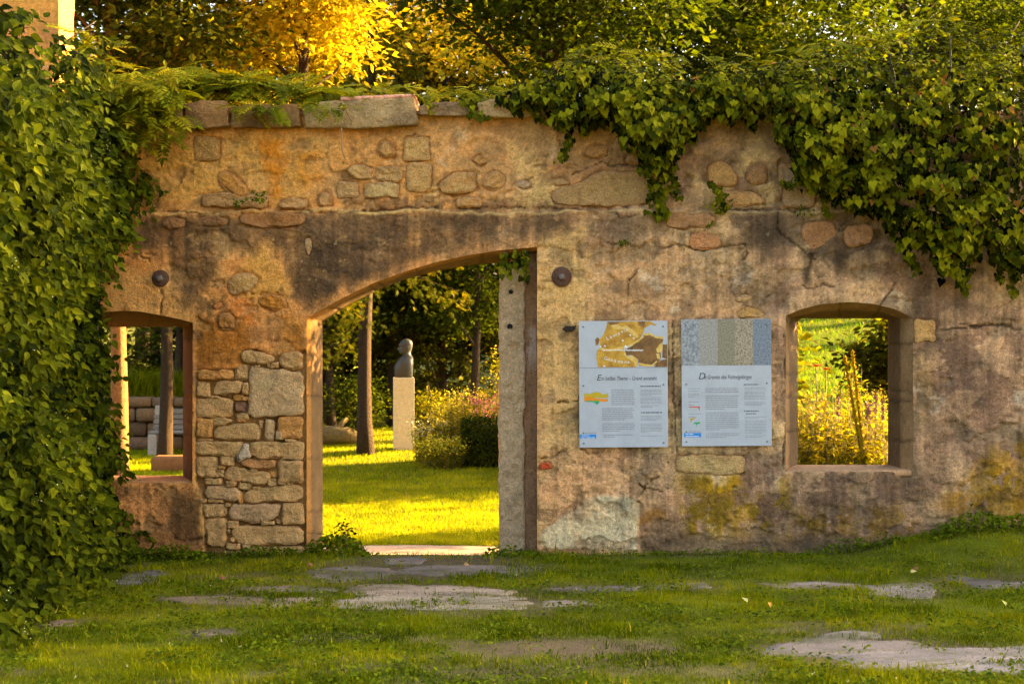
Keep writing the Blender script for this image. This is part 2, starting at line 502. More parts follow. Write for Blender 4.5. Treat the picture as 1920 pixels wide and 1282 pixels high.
soil = np.array([0.105, 0.075, 0.042])
DIRT = [[gp(*p)[:2] for p in q] for q in (
    [(880, 1212), (1000, 1196), (1250, 1200), (1290, 1222), (1100, 1234), (900, 1232)],
    [(600, 1052), (760, 1040), (930, 1040), (1000, 1060), (800, 1092), (590, 1092)],
    [(330, 1186), (450, 1174), (470, 1190), (350, 1200)],
    [(1410, 1215), (1560, 1190), (1700, 1190), (1900, 1215), (1930, 1262), (1600, 1262)])]
bare = np.zeros(GX.shape)
for q in DIRT:
    bare = np.maximum(bare, 1 - sstep(sdist(GX + 0.12 * n2, GY + 0.12 * n1, q), -0.12, 0.10))
SL0 = [np.array([gp(*p)[:2] for p in q]) for q, _ in SLABS]
for W in SL0:
    b = (GX > W[:, 0].min() - .4) & (GX < W[:, 0].max() + .4) & (GY > W[:, 1].min() - .4) & (GY < W[:, 1].max() + .4)
    if b.any():
        bare[b] = np.maximum(bare[b], 0.75 * (1 - sstep(sdist(GX[b] + .15 * n2[b], GY[b] + .15 * n1[b], W), 0.02, 0.22)))
worn = fbm(GX * 0.8, GY * 1.7, 4, 4, 13, .6)
bare = np.maximum(bare, 0.7 * sstep(worn, 0.16, 0.42) * (GY < -0.3))
near_wall = np.exp(-((GY + 0.12) / 0.10) ** 2) * (GX > -4)
bare = np.clip(np.maximum(bare, near_wall * 0.8), 0, 1)
gcol = gcol * (1 - bare[..., None]) + soil * (1 + 0.3 * n2[..., None]) * bare[..., None]
M['ground'] = rock_mat('turf_ground', None, 0.3, 0.3, 1.0, 0.5, rough=0.95, spec=0.1)
ground = obj('ground', mesh_np('ground', np.stack([GX, GY, GZ], -1).reshape(-1, 3), Fq, M['ground'], True, None, np.clip(gcol.reshape(-1, 3), 0.004, 1)))
tag(ground, 'grass covered ground with bare soil patches around the ruined wall', None, None, 'structure')

# sandy path right behind the arch
px_ = np.arange(-3.4, 4.0, 0.12)
py_ = np.linspace(0.66, 1.95, 10)
PX2, PY2 = np.meshgrid(px_, py_)
PY2 = PY2 + 0.10 * fbm(PX2 * 1.2, PY2 * 0.3, 0, 3, 21) * np.abs(np.linspace(-1, 1, 10))[:, None]
PZ2 = gz(PX2, PY2) + 0.006
i2 = np.arange(PX2.size).reshape(PX2.shape)
F2 = np.stack([i2[:-1, :-1], i2[:-1, 1:], i2[1:, 1:], i2[1:, :-1]], -1).reshape(-1, 4)
M['sand'] = rock_mat('sand', (0.36, 0.27, 0.19), 0.2, 0.25, 2.0, 0.4, rough=0.95)
path = obj('path', mesh_np('path', np.stack([PX2, PY2, PZ2], -1).reshape(-1, 3), F2, M['sand']))
tag(path, 'pale sandy path running behind the arch', None, None, 'structure')

# stone slabs sunk in the turf
def resample(poly, n):
    P = np.asarray(poly, float)
    Q = np.vstack([P, P[:1]])
    s = np.r_[0, np.cumsum(np.hypot(*np.diff(Q, axis=0).T))]
    t = np.linspace(0, s[-1], n, endpoint=False)
    return np.stack([np.interp(t, s, Q[:, 0]), np.interp(t, s, Q[:, 1])], 1)

def chaikin(P, it=1):
    P = np.asarray(P, float)
    for _ in range(it):
        Q = np.roll(P, -1, 0)
        P = np.stack([P * .8 + Q * .2, P * .2 + Q * .8], 1).reshape(-1, 2)
    return P

SLAB_W = []
for poly, c in SLABS:
    W = np.array([gp(*p)[:2] for p in poly])
    SLAB_W.append(W)
    P = resample(W.mean(0) + (W - W.mean(0)) * np.array((1.05, 1.25)), 44)
    cen = P.mean(0)
    rad = P - cen
    j = 1 + 0.22 * fbm(P[:, 0] * 4, P[:, 1] * 6, 1, 3, 31) + 0.03 * rng.normal(size=len(P))
    P = cen + rad * j[:, None]
    V, Fc, n = [], [], len(P)
    for sc_, h in ((1.03, -0.06), (1.0, -0.004), (0.985, 0.003), (0.8, 0.006), (0.5, 0.006), (0.2, 0.006)):
        q = cen + (P - cen) * sc_
        z = gz(q[:, 0], q[:, 1]) + h + (0.010 * fbm(q[:, 0] * 5, q[:, 1] * 5, 2, 3, 33) if sc_ < 1 else 0)
        V.append(np.column_stack([q, z]))
    V = np.concatenate(V)
    for r_ in range(5):
        for k in range(n):
            Fc.append([r_ * n + k, r_ * n + (k + 1) % n, (r_ + 1) * n + (k + 1) % n, (r_ + 1) * n + k])
    Fc.append([5 * n + k for k in range(n)])
    nn = fbm(V[:, 0] * 2.5, V[:, 1] * 7, 0, 4, 35)
    cc = A(*c)[None] * np.array((.36, .40, .40)) * (1 + 0.6 * nn[:, None])
    moss = sstep(fbm(V[:, 0] * 3, V[:, 1] * 6, 7, 4, 36), 0.05, 0.4)[:, None]
    cc = cc * (1 - 0.65 * moss) + np.array([0.075, 0.075, 0.025]) * 0.65 * moss
    obj('stone_slab', mesh_np('stone_slab', V, Fc, M['slab'], True, None, cc), ground)

# ------------------------------------------------------------------ the ruined wall
wall = empty('ruined_wall', (0, 0.3, 0), 'ruined granite wall with peeling orange plaster, a half arch doorway and two windows', 'wall')
ARC_F = [(575, 1140), (575, 597), (600, 582), (640, 560), (700, 531), (760, 509), (820, 491), (880, 478), (940, 469), (1007, 463), (1007, 1140)]
ARC_M = [(584, 1140), (584, 600), (608, 586), (646, 565), (704, 536), (762, 514), (822, 497), (881, 484), (941, 476), (1006, 471), (1006, 1140)]
ARC_B = [(605, 1140), (605, 602), (628, 588), (660, 568), (712, 542), (766, 522), (824, 507), (882, 497), (941, 491), (1003, 487), (1003, 1140)]
RW_F = [(1473, 884), (1473, 592), (1500, 580), (1540, 570), (1590, 566), (1640, 570), (1680, 580), (1712, 596), (1712, 884)]
RW_M = [(1480, 883), (1480, 597), (1505, 590), (1542, 584), (1588, 581), (1634, 584), (1668, 590), (1688, 598), (1688, 883)]
RW_B = [(1496, 880), (1496, 597), (1515, 597), (1545, 597), (1585, 597), (1625, 597), (1650, 597), (1665, 597), (1665, 880)]
LW_F = [(108, 905), (108, 606), (135, 595), (160, 589), (191, 585), (235, 582.5), (262, 584), (302, 591), (340, 599), (361, 605), (361, 905)]
LW_M = [(125, 902), (125, 612), (148, 602), (170, 597), (195, 595), (235, 595), (262, 597), (300, 602), (333, 607), (352, 611), (352, 902)]
LW_B = [(150, 897), (150, 613), (165, 613), (180, 613), (200, 613), (235, 613), (262, 613), (295, 613), (325, 613), (343, 613), (343, 897)]
OPEN = [ARC_F, RW_F, LW_F]

def wp(P):   # wall pixels -> (X, Z) on the front plane
    P = np.asarray(P, float)
    return np.stack([(P[:, 0] - 960) * D / F, CZ - (P[:, 1] - HOR) * D / F], 1)

def grid_sheet(x0, x1, z0, z1, st, opens):
    gx = np.linspace(x0, x1, int((x1 - x0) / st) + 1)
    gzz = np.linspace(z0, z1, int((z1 - z0) / st) + 1)
    X, Z = np.meshgrid(gx, gzz)
    ix = np.arange(X.size).reshape(X.shape)
    Fc = np.stack([ix[:-1, :-1], ix[:-1, 1:], ix[1:, 1:], ix[1:, :-1]], -1).reshape(-1, 4)
    cx = (X[:-1, :-1] + st / 2).ravel(); cz = (Z[:-1, :-1] + st / 2).ravel()
    drop = np.zeros(len(cx), bool)
    X, Z = X.ravel().copy(), Z.ravel().copy()
    for O in opens:
        b = (cx > O[:, 0].min() - st) & (cx < O[:, 0].max() + st) & (cz < O[:, 1].max() + st)
        ins = np.zeros(len(cx), bool)
        ins[b] = sdist(cx[b], cz[b], O) < 0
        drop |= ins
        edge = np.intersect1d(np.unique(Fc[ins]), np.unique(Fc[~ins]))
        # snap the rim to the outline
        bx, bz, bd = X[edge].copy(), Z[edge].copy(), np.full(len(edge), 1e9)
        for i in range(len(O)):
            a, c = O[i], O[(i + 1) % len(O)]
            e = c - a
            t = np.clip(((X[edge] - a[0]) * e[0] + (Z[edge] - a[1]) * e[1]) / (e @ e + 1e-12), 0, 1)
            qx, qz = a[0] + t * e[0], a[1] + t * e[1]
            d = np.hypot(X[edge] - qx, Z[edge] - qz)
            m = d < bd
            bx[m], bz[m], bd[m] = qx[m], qz[m], d[m]
        X[edge], Z[edge] = bx, bz
    Fc = Fc[~drop]
    used = np.unique(Fc)
    mp = np.zeros(len(X), np.int64); mp[used] = np.arange(len(used))
    return X[used], Z[used], mp[Fc]

WX, WZ, WF = grid_sheet(-4.15, 4.99, -0.42, 4.10, 0.0135, [wp(O) for O in OPEN])
PX = WX * F / D + 960
PY = HOR - (WZ - CZ) * F / D
nA = fbm(PX / 90, PY / 90, 0, 5, 101)
nB = fbm(PX / 30, PY / 30, 0, 5, 111)
nC = fbm(PX / 8, PY / 8, 0, 4, 121)
nS = fbm(PX / 14, PY / 90, 0, 4, 131)       # vertical streaks
QX = PX + 14 * nB + 5 * nC
QY = PY + 14 * fbm(PX / 30, PY / 30, 5, 4, 141) + 5 * nC

def cmix(C, m, c):
    m = np.asarray(m)[:, None]
    return C * (1 - m) + np.asarray(c)[None] * m

t_ = sstep(PX, 450, 1500)[:, None]
C = A(193, 132, 74)[None] * (1 - t_) + A(146, 108, 82)[None] * t_
C = cmix(C, 0.75 * sstep(nA, 0.05, 0.5), A(212, 158, 104))
C = cmix(C, 0.65 * sstep(-nA, 0.1, 0.5), A(132, 94, 62))
C = cmix(C, 0.5 * sstep(nB, 0.15, 0.5) * t_[:, 0], A(172, 134, 108))
C = cmix(C, 0.5 * sstep(-nB, 0.2, 0.55), A(116, 86, 66))
H = 0.010 * nA + 0.007 * nB + 0.0025 * nC

LICH = np.zeros(len(PX))
def zone(poly, c, soft=14, k=0.9, streak=0.0, thr=None, dh=0.0, warp=1.0):
    global C, H, LICH
    s = sdist(PX + (QX - PX) * warp, PY + (QY - PY) * warp, poly)
    m = 1 - sstep(s, -soft, soft)
    if streak:
        m = m * np.clip(1 - streak + streak * 1.6 * (nS * 0.5 + 0.5 + nB * 0.3), 0, 1)
    if thr is not None:
        m = m * sstep(nB + 0.5 * nC + 0.35 * nA, thr, thr + 0.22)
    C = cmix(C, k * m, A(*c))
    if c[2] < 30:
        LICH = np.maximum(LICH, k * m)
    H = H + dh * m

ledge = 394 + 4 * noise3(PX / 60, 0, 0, 5) + 3 * noise3(PX / 18, 0, 0, 6)
up = 1 - sstep(PY, ledge - 2.0, ledge + 2.0)
C = cmix(C, 0.35 * up * sstep(PX, 1100, 800), A(206, 140, 76))
H = H - 0.036 * up
# broad fields of plaster
zone([(1010, 440), (1100, 425), (1110, 600), (1085, 880), (1010, 900)], (198, 150, 92), 14, 0.85)
zone([(205, 500), (345, 512), (368, 560), (364, 610), (200, 595)], (196, 144, 94), 10, 0.8)
zone([(1100, 470), (1330, 400), (1440, 470), (1440, 600), (1100, 600)], (176, 134, 88), 25, 0.7)
zone([(1470, 470), (1600, 480), (1700, 560), (1700, 590), (1590, 562), (1480, 590)], (180, 136, 100), 18, 0.8)
zone([(1340, 396), (1690, 396), (1700, 470), (1620, 500), (1490, 470), (1400, 470)], (108, 86, 72), 18, 0.85, 0.3)
zone([(1720, 560), (1940, 560), (1940, 900), (1720, 880)], (146, 106, 86), 30, 0.7)
zone([(1740, 640), (1850, 660), (1840, 760), (1750, 740)], (112, 84, 74), 26, 0.6)
zone([(1690, 480), (1800, 560), (1780, 640), (1720, 600)], (120, 92, 76), 26, 0.6)
zone([(1015, 840), (1270, 845), (1275, 960), (1015, 960)], (182, 138, 98), 20, 0.7)
zone([(1180, 840), (1240, 845), (1250, 930), (1160, 930)], (140, 116, 104), 20, 0.6, thr=-0.1)
zone([(1400, 840), (1470, 840), (1475, 960), (1420, 900)], (134, 104, 92), 14, 0.7)
zone([(1480, 890), (1712, 888), (1715, 955), (1490, 965)], (128, 96, 78), 12, 0.8)
zone([(215, 905), (365, 905), (385, 1045), (215, 1045)], (158, 112, 72), 12, 0.8)
zone([(310, 925), (372, 920), (388, 1030), (330, 1020)], (98, 78, 58), 14, 0.8)
zone([(240, 985), (390, 985), (390, 1060), (240, 1060)], (122, 88, 58), 20, 0.6)
# dark water stains under the ledge
zone([(250, 402), (1050, 400), (1075, 432), (1010, 452), (880, 462), (780, 486), (640, 545), (585, 575), (540, 560), (528, 475), (430, 478), (390, 525), (350, 575), (310, 470), (250, 478)], (98, 80, 66), 20, 0.95, 0.45)
zone([(560, 410), (760, 405), (720, 500), (600, 560)], (92, 76, 68), 20, 0.85, 0.45)
zone([(1060, 405), (1230, 405), (1210, 460), (1120, 450)], (112, 94, 82), 16, 0.7, 0.3)
zone([(1220, 405), (1250, 405), (1240, 470), (1225, 470)], (92, 76, 66), 10, 0.8)
zone([(1500, 470), (1530, 470), (1516, 530), (1508, 530)], (78, 62, 50), 8, 0.85, warp=0.4)
zone([(1560, 470), (1592, 470), (1580, 512), (1570, 512)], (92, 74, 58), 8, 0.75, warp=0.4)
zone([(340, 530), (420, 520), (450, 600), (390, 610)], (112, 92, 74), 20, 0.7, 0.0, -0.1)
zone([(640, 350), (820, 372), (1050, 384), (1050, 392), (640, 392)], (104, 82, 68), 10, 0.7, thr=-0.25)
zone([(270, 372), (400, 372), (400, 392), (270, 392)], (130, 90, 52), 10, 0.6)
zone([(830, 228), (1040, 226), (1200, 240), (1180, 300), (1050, 290), (900, 270)], (142, 106, 70), 22, 0.75, 0.3)
zone([(220, 236), (280, 236), (250, 262), (220, 270)], (112, 72, 34), 14, 0.5)
zone([(230, 260), (520, 250), (600, 300), (560, 375), (260, 375)], (214, 148, 70), 30, 0.6)
zone([(340, 236), (780, 238), (780, 248), (340, 248)], (128, 88, 52), 10, 0.6)
zone([(1400, 228), (1500, 240), (1520, 300), (1440, 300)], (120, 90, 72), 20, 0.7)
# warm and mustard stains
zone([(445, 560), (455, 485), (498, 452), (535, 515), (535, 572)], (212, 140, 66), 14, 0.9)
zone([(372, 605), (470, 585), (472, 680), (370, 690)], (140, 92, 22), 14, 0.75, 0.4)
zone([(520, 600), (573, 600), (573, 660), (525, 668)], (150, 100, 20), 12, 0.75, 0.4)
zone([(420, 540), (480, 560), (480, 610), (430, 600)], (172, 104, 34), 12, 0.6)
zone([(490, 262), (535, 262), (532, 362), (500, 366)], (186, 120, 14), 12, 0.85, 0.45)
zone([(545, 285), (600, 285), (595, 345), (560, 345)], (186, 122, 24), 14, 0.6, 0.4)
zone([(1275, 892), (1480, 892), (1490, 1010), (1290, 1012)], (132, 110, 8), 20, 1.0, thr=-0.22)
zone([(1300, 900), (1400, 890), (1400, 980), (1310, 975)], (142, 114, 8), 18, 0.95, thr=-0.35)
zone([(1490, 955), (1712, 950), (1712, 1010), (1500, 1012)], (126, 98, 16), 18, 0.9, thr=-0.28)
zone([(1715, 650), (1748, 650), (1750, 790), (1716, 800)], (140, 106, 34), 12, 0.7, 0.5)
zone([(1850, 850), (1940, 820), (1940, 980), (1800, 985), (1760, 945)], (142, 110, 8), 20, 1.0, thr=-0.32)
zone([(1180, 962), (1250, 960), (1250, 975), (1180, 975)], (160, 112, 16), 8, 0.7)
zone([(1715, 925), (1820, 925), (1830, 985), (1715, 985)], (136, 104, 58), 18, 0.7)
# grey cement patch, purple stone, pale repair by the right window
zone([(1012, 1025), (1014, 1005), (1045, 975), (1085, 952), (1105, 932), (1150, 927), (1192, 926), (1197, 960), (1194, 1030)], (164, 154, 134), 3, 0.97, dh=0.012, warp=0.45)
zone([(1100, 935), (1190, 930), (1180, 950), (1110, 955)], (150, 146, 132), 8, 0.5, thr=-0.1)
zone([(1172, 362), (1195, 352), (1216, 368), (1210, 388), (1172, 388)], (98, 64, 62), 5, 0.9, warp=0.5)
zone([(1648, 545), (1680, 538), (1702, 570), (1700, 590), (1660, 575)], (170, 148, 132), 7, 0.8)
zone([(1445, 568), (1480, 566), (1476, 620), (1470, 680), (1448, 680)], (158, 120, 98), 6, 0.8)
zone([(1718, 880), (1735, 730), (1722, 725), (1715, 880)], (130, 112, 100), 8, 0.6)
for (ax, ay, ar) in ((700, 345, 16), (640, 362, 14), (845, 275, 9), (865, 255, 12), (832, 310, 12), (1222, 530, 26), (1390, 520, 26), (1320, 500, 10), (1318, 552, 12), (1265, 575, 12), (575, 460, 9), (1040, 288, 9), (980, 345, 18), (1075, 690, 10), (1030, 738, 10), (1715, 730, 12), (1760, 760, 14), (1910, 745, 16), (1350, 905, 14), (1445, 905, 20)):
    zone([(ax - ar, ay - ar * .8), (ax + ar * .7, ay - ar), (ax + ar, ay + ar * .6), (ax - ar * .4, ay + ar)], (178, 160, 148), 7, 0.65, thr=-0.25, dh=-0.006)
# spalled areas where the top coat has gone
sp = fbm(PX / 46, PY / 34, 9, 5, 151)
spm = sstep(sp, 0.20, 0.26) * (1 - 0.6 * sstep(PX, 540, 560) * (1 - sstep(PX, 1000, 1010)) * sstep(PY, 400, 420))
C = cmix(C, 0.45 * spm, A(150, 124, 92)); H = H - 0.014 * spm * (1 + 0.6 * nC)
sp2 = fbm(PX / 26, PY / 15, 4, 5, 161)
reg = (1 - sstep(sdist(QX, QY, [(1015, 840), (1265, 845), (1275, 930), (1015, 980)]), -10, 25)) + (1 - sstep(sdist(QX, QY, [(1480, 405), (1640, 405), (1690, 450), (1620, 500), (1500, 465)]), -10, 20)) \
    + (1 - sstep(sdist(QX, QY, [(1110, 400), (1440, 400), (1440, 600), (1260, 600), (1120, 560)]), -10, 20))
H = H + 0.012 * np.clip(reg, 0, 1) * sp2 + 0.007 * np.clip(reg, 0, 1) * np.abs(nC)
pts_ = fbm(PX / 3.2, PY / 3.2, 2, 2, 171)
C = cmix(C, 0.5 * sstep(pts_, 0.50, 0.66) * sstep(nA + nB, -0.1, 0.3), A(84, 64, 48)); H = H - 0.006 * sstep(pts_, 0.52, 0.68)
C = cmix(C, 0.30 * sstep(-pts_, 0.58, 0.72) * sstep(-nA, 0.0, 0.3), A(206, 186, 160))
# crisp flakes of thin top coat, drips
fl1 = fbm(PX / 60 + 3, PY / 40, 21, 6, 191)
edge_ = sstep(fl1, 0.10, 0.125)
C = cmix(C, 0.30 * edge_ * sstep(PX, 300, 1100), A(186, 146, 104)); H = H + 0.006 * edge_
fl2 = fbm(PX / 34, PY / 30 + 7, 33, 6, 195)
C = cmix(C, 0.42 * sstep(fl2, 0.22, 0.25), A(120, 92, 70)); H = H - 0.005 * sstep(fl2, 0.22, 0.25)
dr_ = fbm(PX / 7, PY / 120, 41, 4, 197)
C = C * (1 + 0.26 * dr_[:, None] * sstep(PY, 225, 420)[:, None])
hue_ = fbm(PX / 40, PY / 34, 61, 5, 199)[:, None]
C = C * (1 + hue_ * np.array((0.30, 0.22, 0.10)))
C = C * (0.94 + 0.22 * sstep(fbm(PX / 75, PY / 60, 71, 5, 193), -0.15, 0.35)[:, None])
C = C * (1 + 0.14 * fbm(PX / 4.5, PY / 3.0, 51, 3, 198)[:, None])
# bright lip of the ledge and damp foot of the wall
C = cmix(C, 0.75 * np.exp(-((PY - ledge - 3.0) / 2.6) ** 2) * (0.6 + 0.5 * nB), A(208, 164, 110))
C = cmix(C, 0.55 * sstep(PY + 10 * nB, 985, 1022) * (PX > 1200), A(98, 82, 60))

CRACKS = [
    [(270, 392), (330, 396), (390, 400), (450, 398), (480, 390), (560, 392), (600, 398), (680, 396), (760, 390), (900, 388), (1000, 389), (1080, 391), (1140, 396), (1158, 398), (1160, 410), (1175, 408), (1200, 402)],
    [(1120, 418), (1122, 432), (1127, 452), (1150, 457), (1165, 452)], [(1115, 468), (1140, 468), (1152, 462)],
    [(1345, 395), (1460, 392), (1520, 394)],
    [(1180, 525), (1200, 500), (1220, 486), (1236, 466), (1270, 459), (1296, 466), (1320, 472), (1345, 466), (1370, 461), (1398, 460)], [(1180, 525), (1178, 560)],
    [(1398, 460), (1402, 475), (1396, 488)], [(1458, 400), (1460, 430), (1472, 446), (1500, 466), (1530, 486)], [(1574, 435), (1578, 420), (1590, 414)],
    [(1506, 537), (1525, 542), (1546, 533), (1564, 540)], [(1440, 555), (1460, 545), (1480, 552)], [(1700, 500), (1660, 560), (1650, 575)],
    [(1715, 600), (1740, 620), (1850, 610), (1880, 612), (1915, 618)], [(1800, 605), (1830, 615), (1860, 608), (1900, 612)],
    [(1010, 528), (1035, 528)], [(1200, 930), (1212, 910), (1232, 895)], [(1195, 905), (1215, 918), (1240, 920)], [(1015, 859), (1040, 856), (1060, 845)], [(1045, 755), (1085, 752)],
    [(1090, 840), (1105, 850), (1130, 848), (1135, 838)], [(640, 306), (680, 310), (700, 316)], [(750, 256), (780, 250), (805, 258)], [(1075, 325), (1105, 312), (1130, 302), (1150, 310), (1200, 306)],
    [(300, 600), (305, 560), (300, 545)], [(265, 480), (280, 484), (285, 510)], [(1235, 700), (1262, 700)], [(1262, 600), (1264, 720), (1268, 850)], [(1470, 620), (1474, 700), (1470, 880)],
    [(985, 340), (1000, 335)], [(380, 1010), (345, 1015), (330, 1005)], [(470, 552), (500, 548), (540, 545)],
]
for cr in CRACKS:
    d = ldist(PX + 4 * nC + 3 * nB, PY + 4 * fbm(PX / 8, PY / 8, 3, 3, 181) + 3 * nA, cr)
    wdt = 0.9 + 1.3 * nA + 0.8 * nB
    m = (1 - sstep(d, 0.0, np.clip(wdt + 1.3, 0.9, 3.2))) * sstep(nB + 0.8 * nA, -0.45, 0.05)
    C = cmix(C, 0.62 * m, A(66, 48, 34)); H = H - 0.020 * m
    lip = np.exp(-((d - 5) / 4.0) ** 2)
    H = H + 0.004 * lip * nB

# stones ------------------------------------------------------------
def cz_(L):      # crop coordinates of the rubble pier -> photo pixels
    return [(340 + x / 2.914, 620 + y / 2.914) for x, y in L]
def rc(x0, y0, x1, y1):
    return [(x0, y0), ((x0 + x1) / 2, y0 + random.uniform(-4, 4)), (x1, y0 + random.uniform(-3, 5)), (x1 + random.uniform(-4, 2), (y0 + y1) / 2), (x1 - random.uniform(-2, 5), y1), ((x0 + x1) / 2, y1 + random.uniform(-3, 4)), (x0 + random.uniform(-2, 4), y1 - random.uniform(-2, 4)), (x0, (y0 + y1) / 2)]
TAN, GRY, OCH, DRK = (172, 151, 110), (166, 152, 122), (168, 134, 82), (92, 78, 72)
PIER = [
    ([(327, 105), (400, 108), (500, 138), (508, 155), (465, 190), (335, 178)], TAN), ([(560, 122), (662, 112), (666, 215), (590, 212), (535, 190), (532, 145)], TAN),
    (rc(485, 172, 531, 205), TAN), (rc(82, 215, 288, 272), OCH), (rc(293, 190, 362, 270), TAN),
    ([(372, 197), (440, 200), (520, 207), (667, 222), (667, 340), (667, 463), (570, 466), (480, 468), (368, 476), (369, 340)], GRY),
    (rc(78, 280, 158, 370), TAN), ([(200, 275), (325, 268), (332, 338), (245, 355), (172, 351), (178, 310)], TAN), (rc(333, 285, 367, 348), TAN), (rc(78, 365, 280, 472), TAN),
    (rc(282, 350, 338, 384), OCH), (rc(287, 388, 357, 446), DRK), (rc(292, 450, 366, 492), TAN), (rc(78, 474, 170, 590), OCH), ([(162, 475), (230, 472), (283, 490), (280, 500), (225, 520), (168, 524)], TAN),
    ([(176, 528), (330, 502), (430, 510), (438, 575), (420, 603), (180, 598)], TAN), (rc(452, 485, 509, 599), GRY), (rc(514, 545, 556, 599), GRY), (rc(523, 468, 668, 590), OCH),
    (rc(80, 600, 338, 684), TAN), (rc(372, 604, 668, 697), TAN), (rc(80, 690, 196, 802), TAN), (rc(210, 687, 290, 738), TAN),
    ([(310, 722), (345, 700), (420, 703), (518, 705), (516, 745), (440, 762), (370, 752)], (150, 120, 84)), ([(237, 745), (290, 738), (400, 765), (485, 775), (490, 800), (450, 845), (380, 835), (240, 820)], TAN),
    (rc(525, 706, 668, 832), TAN), (rc(190, 758, 233, 800), TAN), (rc(125, 806, 226, 843), TAN), (rc(242, 822, 303, 852), TAN), (rc(306, 828, 385, 868), TAN), (rc(466, 806, 520, 850), TAN), (rc(525, 812, 571, 843), TAN),
    ([(150, 840), (250, 842), (325, 870), (325, 905), (290, 942), (130, 908), (122, 880)], (168, 150, 118)), ([(342, 875), (470, 852), (668, 838), (668, 932), (500, 936), (338, 936)], TAN),
    (rc(120, 944, 240, 1018), TAN), ([(275, 948), (400, 944), (530, 942), (541, 975), (528, 1022), (400, 1060), (340, 1032), (270, 1032), (250, 990)], (160, 144, 118)), (rc(547, 940, 668, 1058), TAN),
    (rc(130, 1022, 246, 1177), TAN), (rc(246, 1040, 313, 1082), TAN), ([(272, 1090), (330, 1068), (500, 1066), (668, 1070), (668, 1170), (480, 1172), (300, 1160), (270, 1120)], TAN),
    (rc(515, 1027, 543, 1058), TAN), (rc(224, 965, 252, 1011), TAN), (rc(240, 1160, 325, 1193), TAN), (rc(330, 1165, 386, 1205), GRY), (rc(225, 1198, 350, 1250), TAN), (rc(104, 915, 140, 941), TAN), (rc(143, 920, 230, 941), TAN),
    (rc(388, 848, 432, 866), TAN), (rc(432, 1040, 512, 1062), TAN), (rc(300, 484, 354, 500), OCH), (rc(565, 592, 630, 606), TAN), (rc(380, 753, 412, 770), TAN), (rc(478, 765, 522, 803), OCH), (rc(198, 735, 236, 756), OCH),
    (rc(312, 884, 340, 944), OCH), (rc(424, 490, 448, 530), TAN), (rc(336, 360, 366, 382), OCH), (rc(250, 1085, 268, 1108), TAN), (rc(268, 1128, 292, 1152), TAN), (rc(400, 184, 430, 196), TAN), (rc(468, 178, 486, 202), TAN), (rc(574, 824, 612, 842), TAN),
    (rc(238, 942, 272, 962), TAN), (rc(82, 588, 168, 600), TAN), (rc(540, 690, 666, 706), TAN), (rc(160, 356, 212, 366), TAN), (rc(355, 1180, 480, 1240), TAN), (rc(490, 1178, 668, 1240), TAN),
]
WALLST = [
    (rc(361, 256, 410, 300), (176, 152, 100)), ([(405, 322), (430, 316), (468, 358), (462, 376), (412, 352)], (186, 142, 78)), (rc(376, 362, 500, 390), (150, 128, 90)),
    (rc(632, 338, 672, 370), TAN), ([(648, 318), (668, 306), (698, 314), (700, 336), (662, 338)], (186, 158, 110)), (rc(703, 312, 753, 340), (188, 160, 112)), (rc(682, 343, 748, 370), (194, 166, 120)),
    (rc(757, 258, 806, 300), (192, 160, 108)), (rc(762, 305, 808, 358), (190, 158, 106)), ([(820, 345), (850, 322), (893, 320), (896, 350), (872, 364), (828, 362)], (156, 132, 90)), ([(905, 330), (925, 318), (948, 330), (945, 348), (925, 360), (908, 352)], (184, 152, 104)),
    ([(884, 300), (897, 288), (914, 304), (900, 313)], (186, 148, 98)), ([(966, 344), (978, 336), (996, 340), (998, 352), (980, 356)], (150, 138, 120)),
    ([(1030, 360), (1080, 345), (1125, 318), (1222, 322), (1220, 384), (1120, 386), (1040, 382)], (160, 144, 108)), ([(1036, 335), (1060, 332), (1070, 345), (1040, 348)], (158, 138, 104)),
    ([(1330, 308), (1350, 300), (1372, 310), (1386, 335), (1380, 350), (1330, 348), (1325, 325)], (176, 150, 104)), ([(1352, 358), (1378, 355), (1430, 364), (1436, 380), (1400, 388), (1365, 386)], (184, 158, 118)),
    (rc(1462, 304, 1530, 350), (146, 136, 118)), (rc(1468, 352, 1530, 388), (146, 136, 118)), ([(1240, 404), (1290, 396), (1346, 404), (1340, 424), (1280, 430), (1250, 424)], (146, 122, 96)), ([(1294, 440), (1320, 434), (1352, 445), (1350, 462), (1320, 470), (1292, 464)], (184, 142, 108)),
    ([(424, 532), (440, 512), (470, 511), (486, 524), (470, 548), (432, 556)], (180, 158, 108)), ([(480, 558), (495, 552), (530, 553), (541, 578), (515, 584), (488, 575)], (176, 130, 58)),
    ([(398, 575), (412, 565), (418, 574), (404, 581)], (182, 132, 82)), ([(404, 592), (428, 584), (442, 598), (436, 620), (408, 618)], (150, 116, 66)),
    (rc(1268, 853, 1398, 888), (190, 172, 130)), (rc(1716, 598, 1755, 641), (172, 150, 106)), ([(1377, 560), (1395, 551), (1413, 558), (1400, 568), (1380, 567)], (168, 152, 122)), ([(1382, 588), (1400, 574), (1425, 578), (1438, 595), (1390, 597)], (176, 156, 108)),
    ([(450, 402), (520, 396), (572, 400), (570, 422), (500, 430), (450, 420)], (128, 98, 62)), ([(1500, 420), (1560, 412), (1572, 440), (1530, 470), (1505, 450)], (146, 118, 92)), ([(1580, 425), (1632, 418), (1640, 450), (1590, 470)], (150, 124, 100)),
    ([(1010, 868), (1030, 866), (1037, 877), (1012, 880)], (168, 70, 40)), ([(570, 448), (582, 446), (584, 470), (578, 480), (571, 465)], (180, 164, 130)),
]
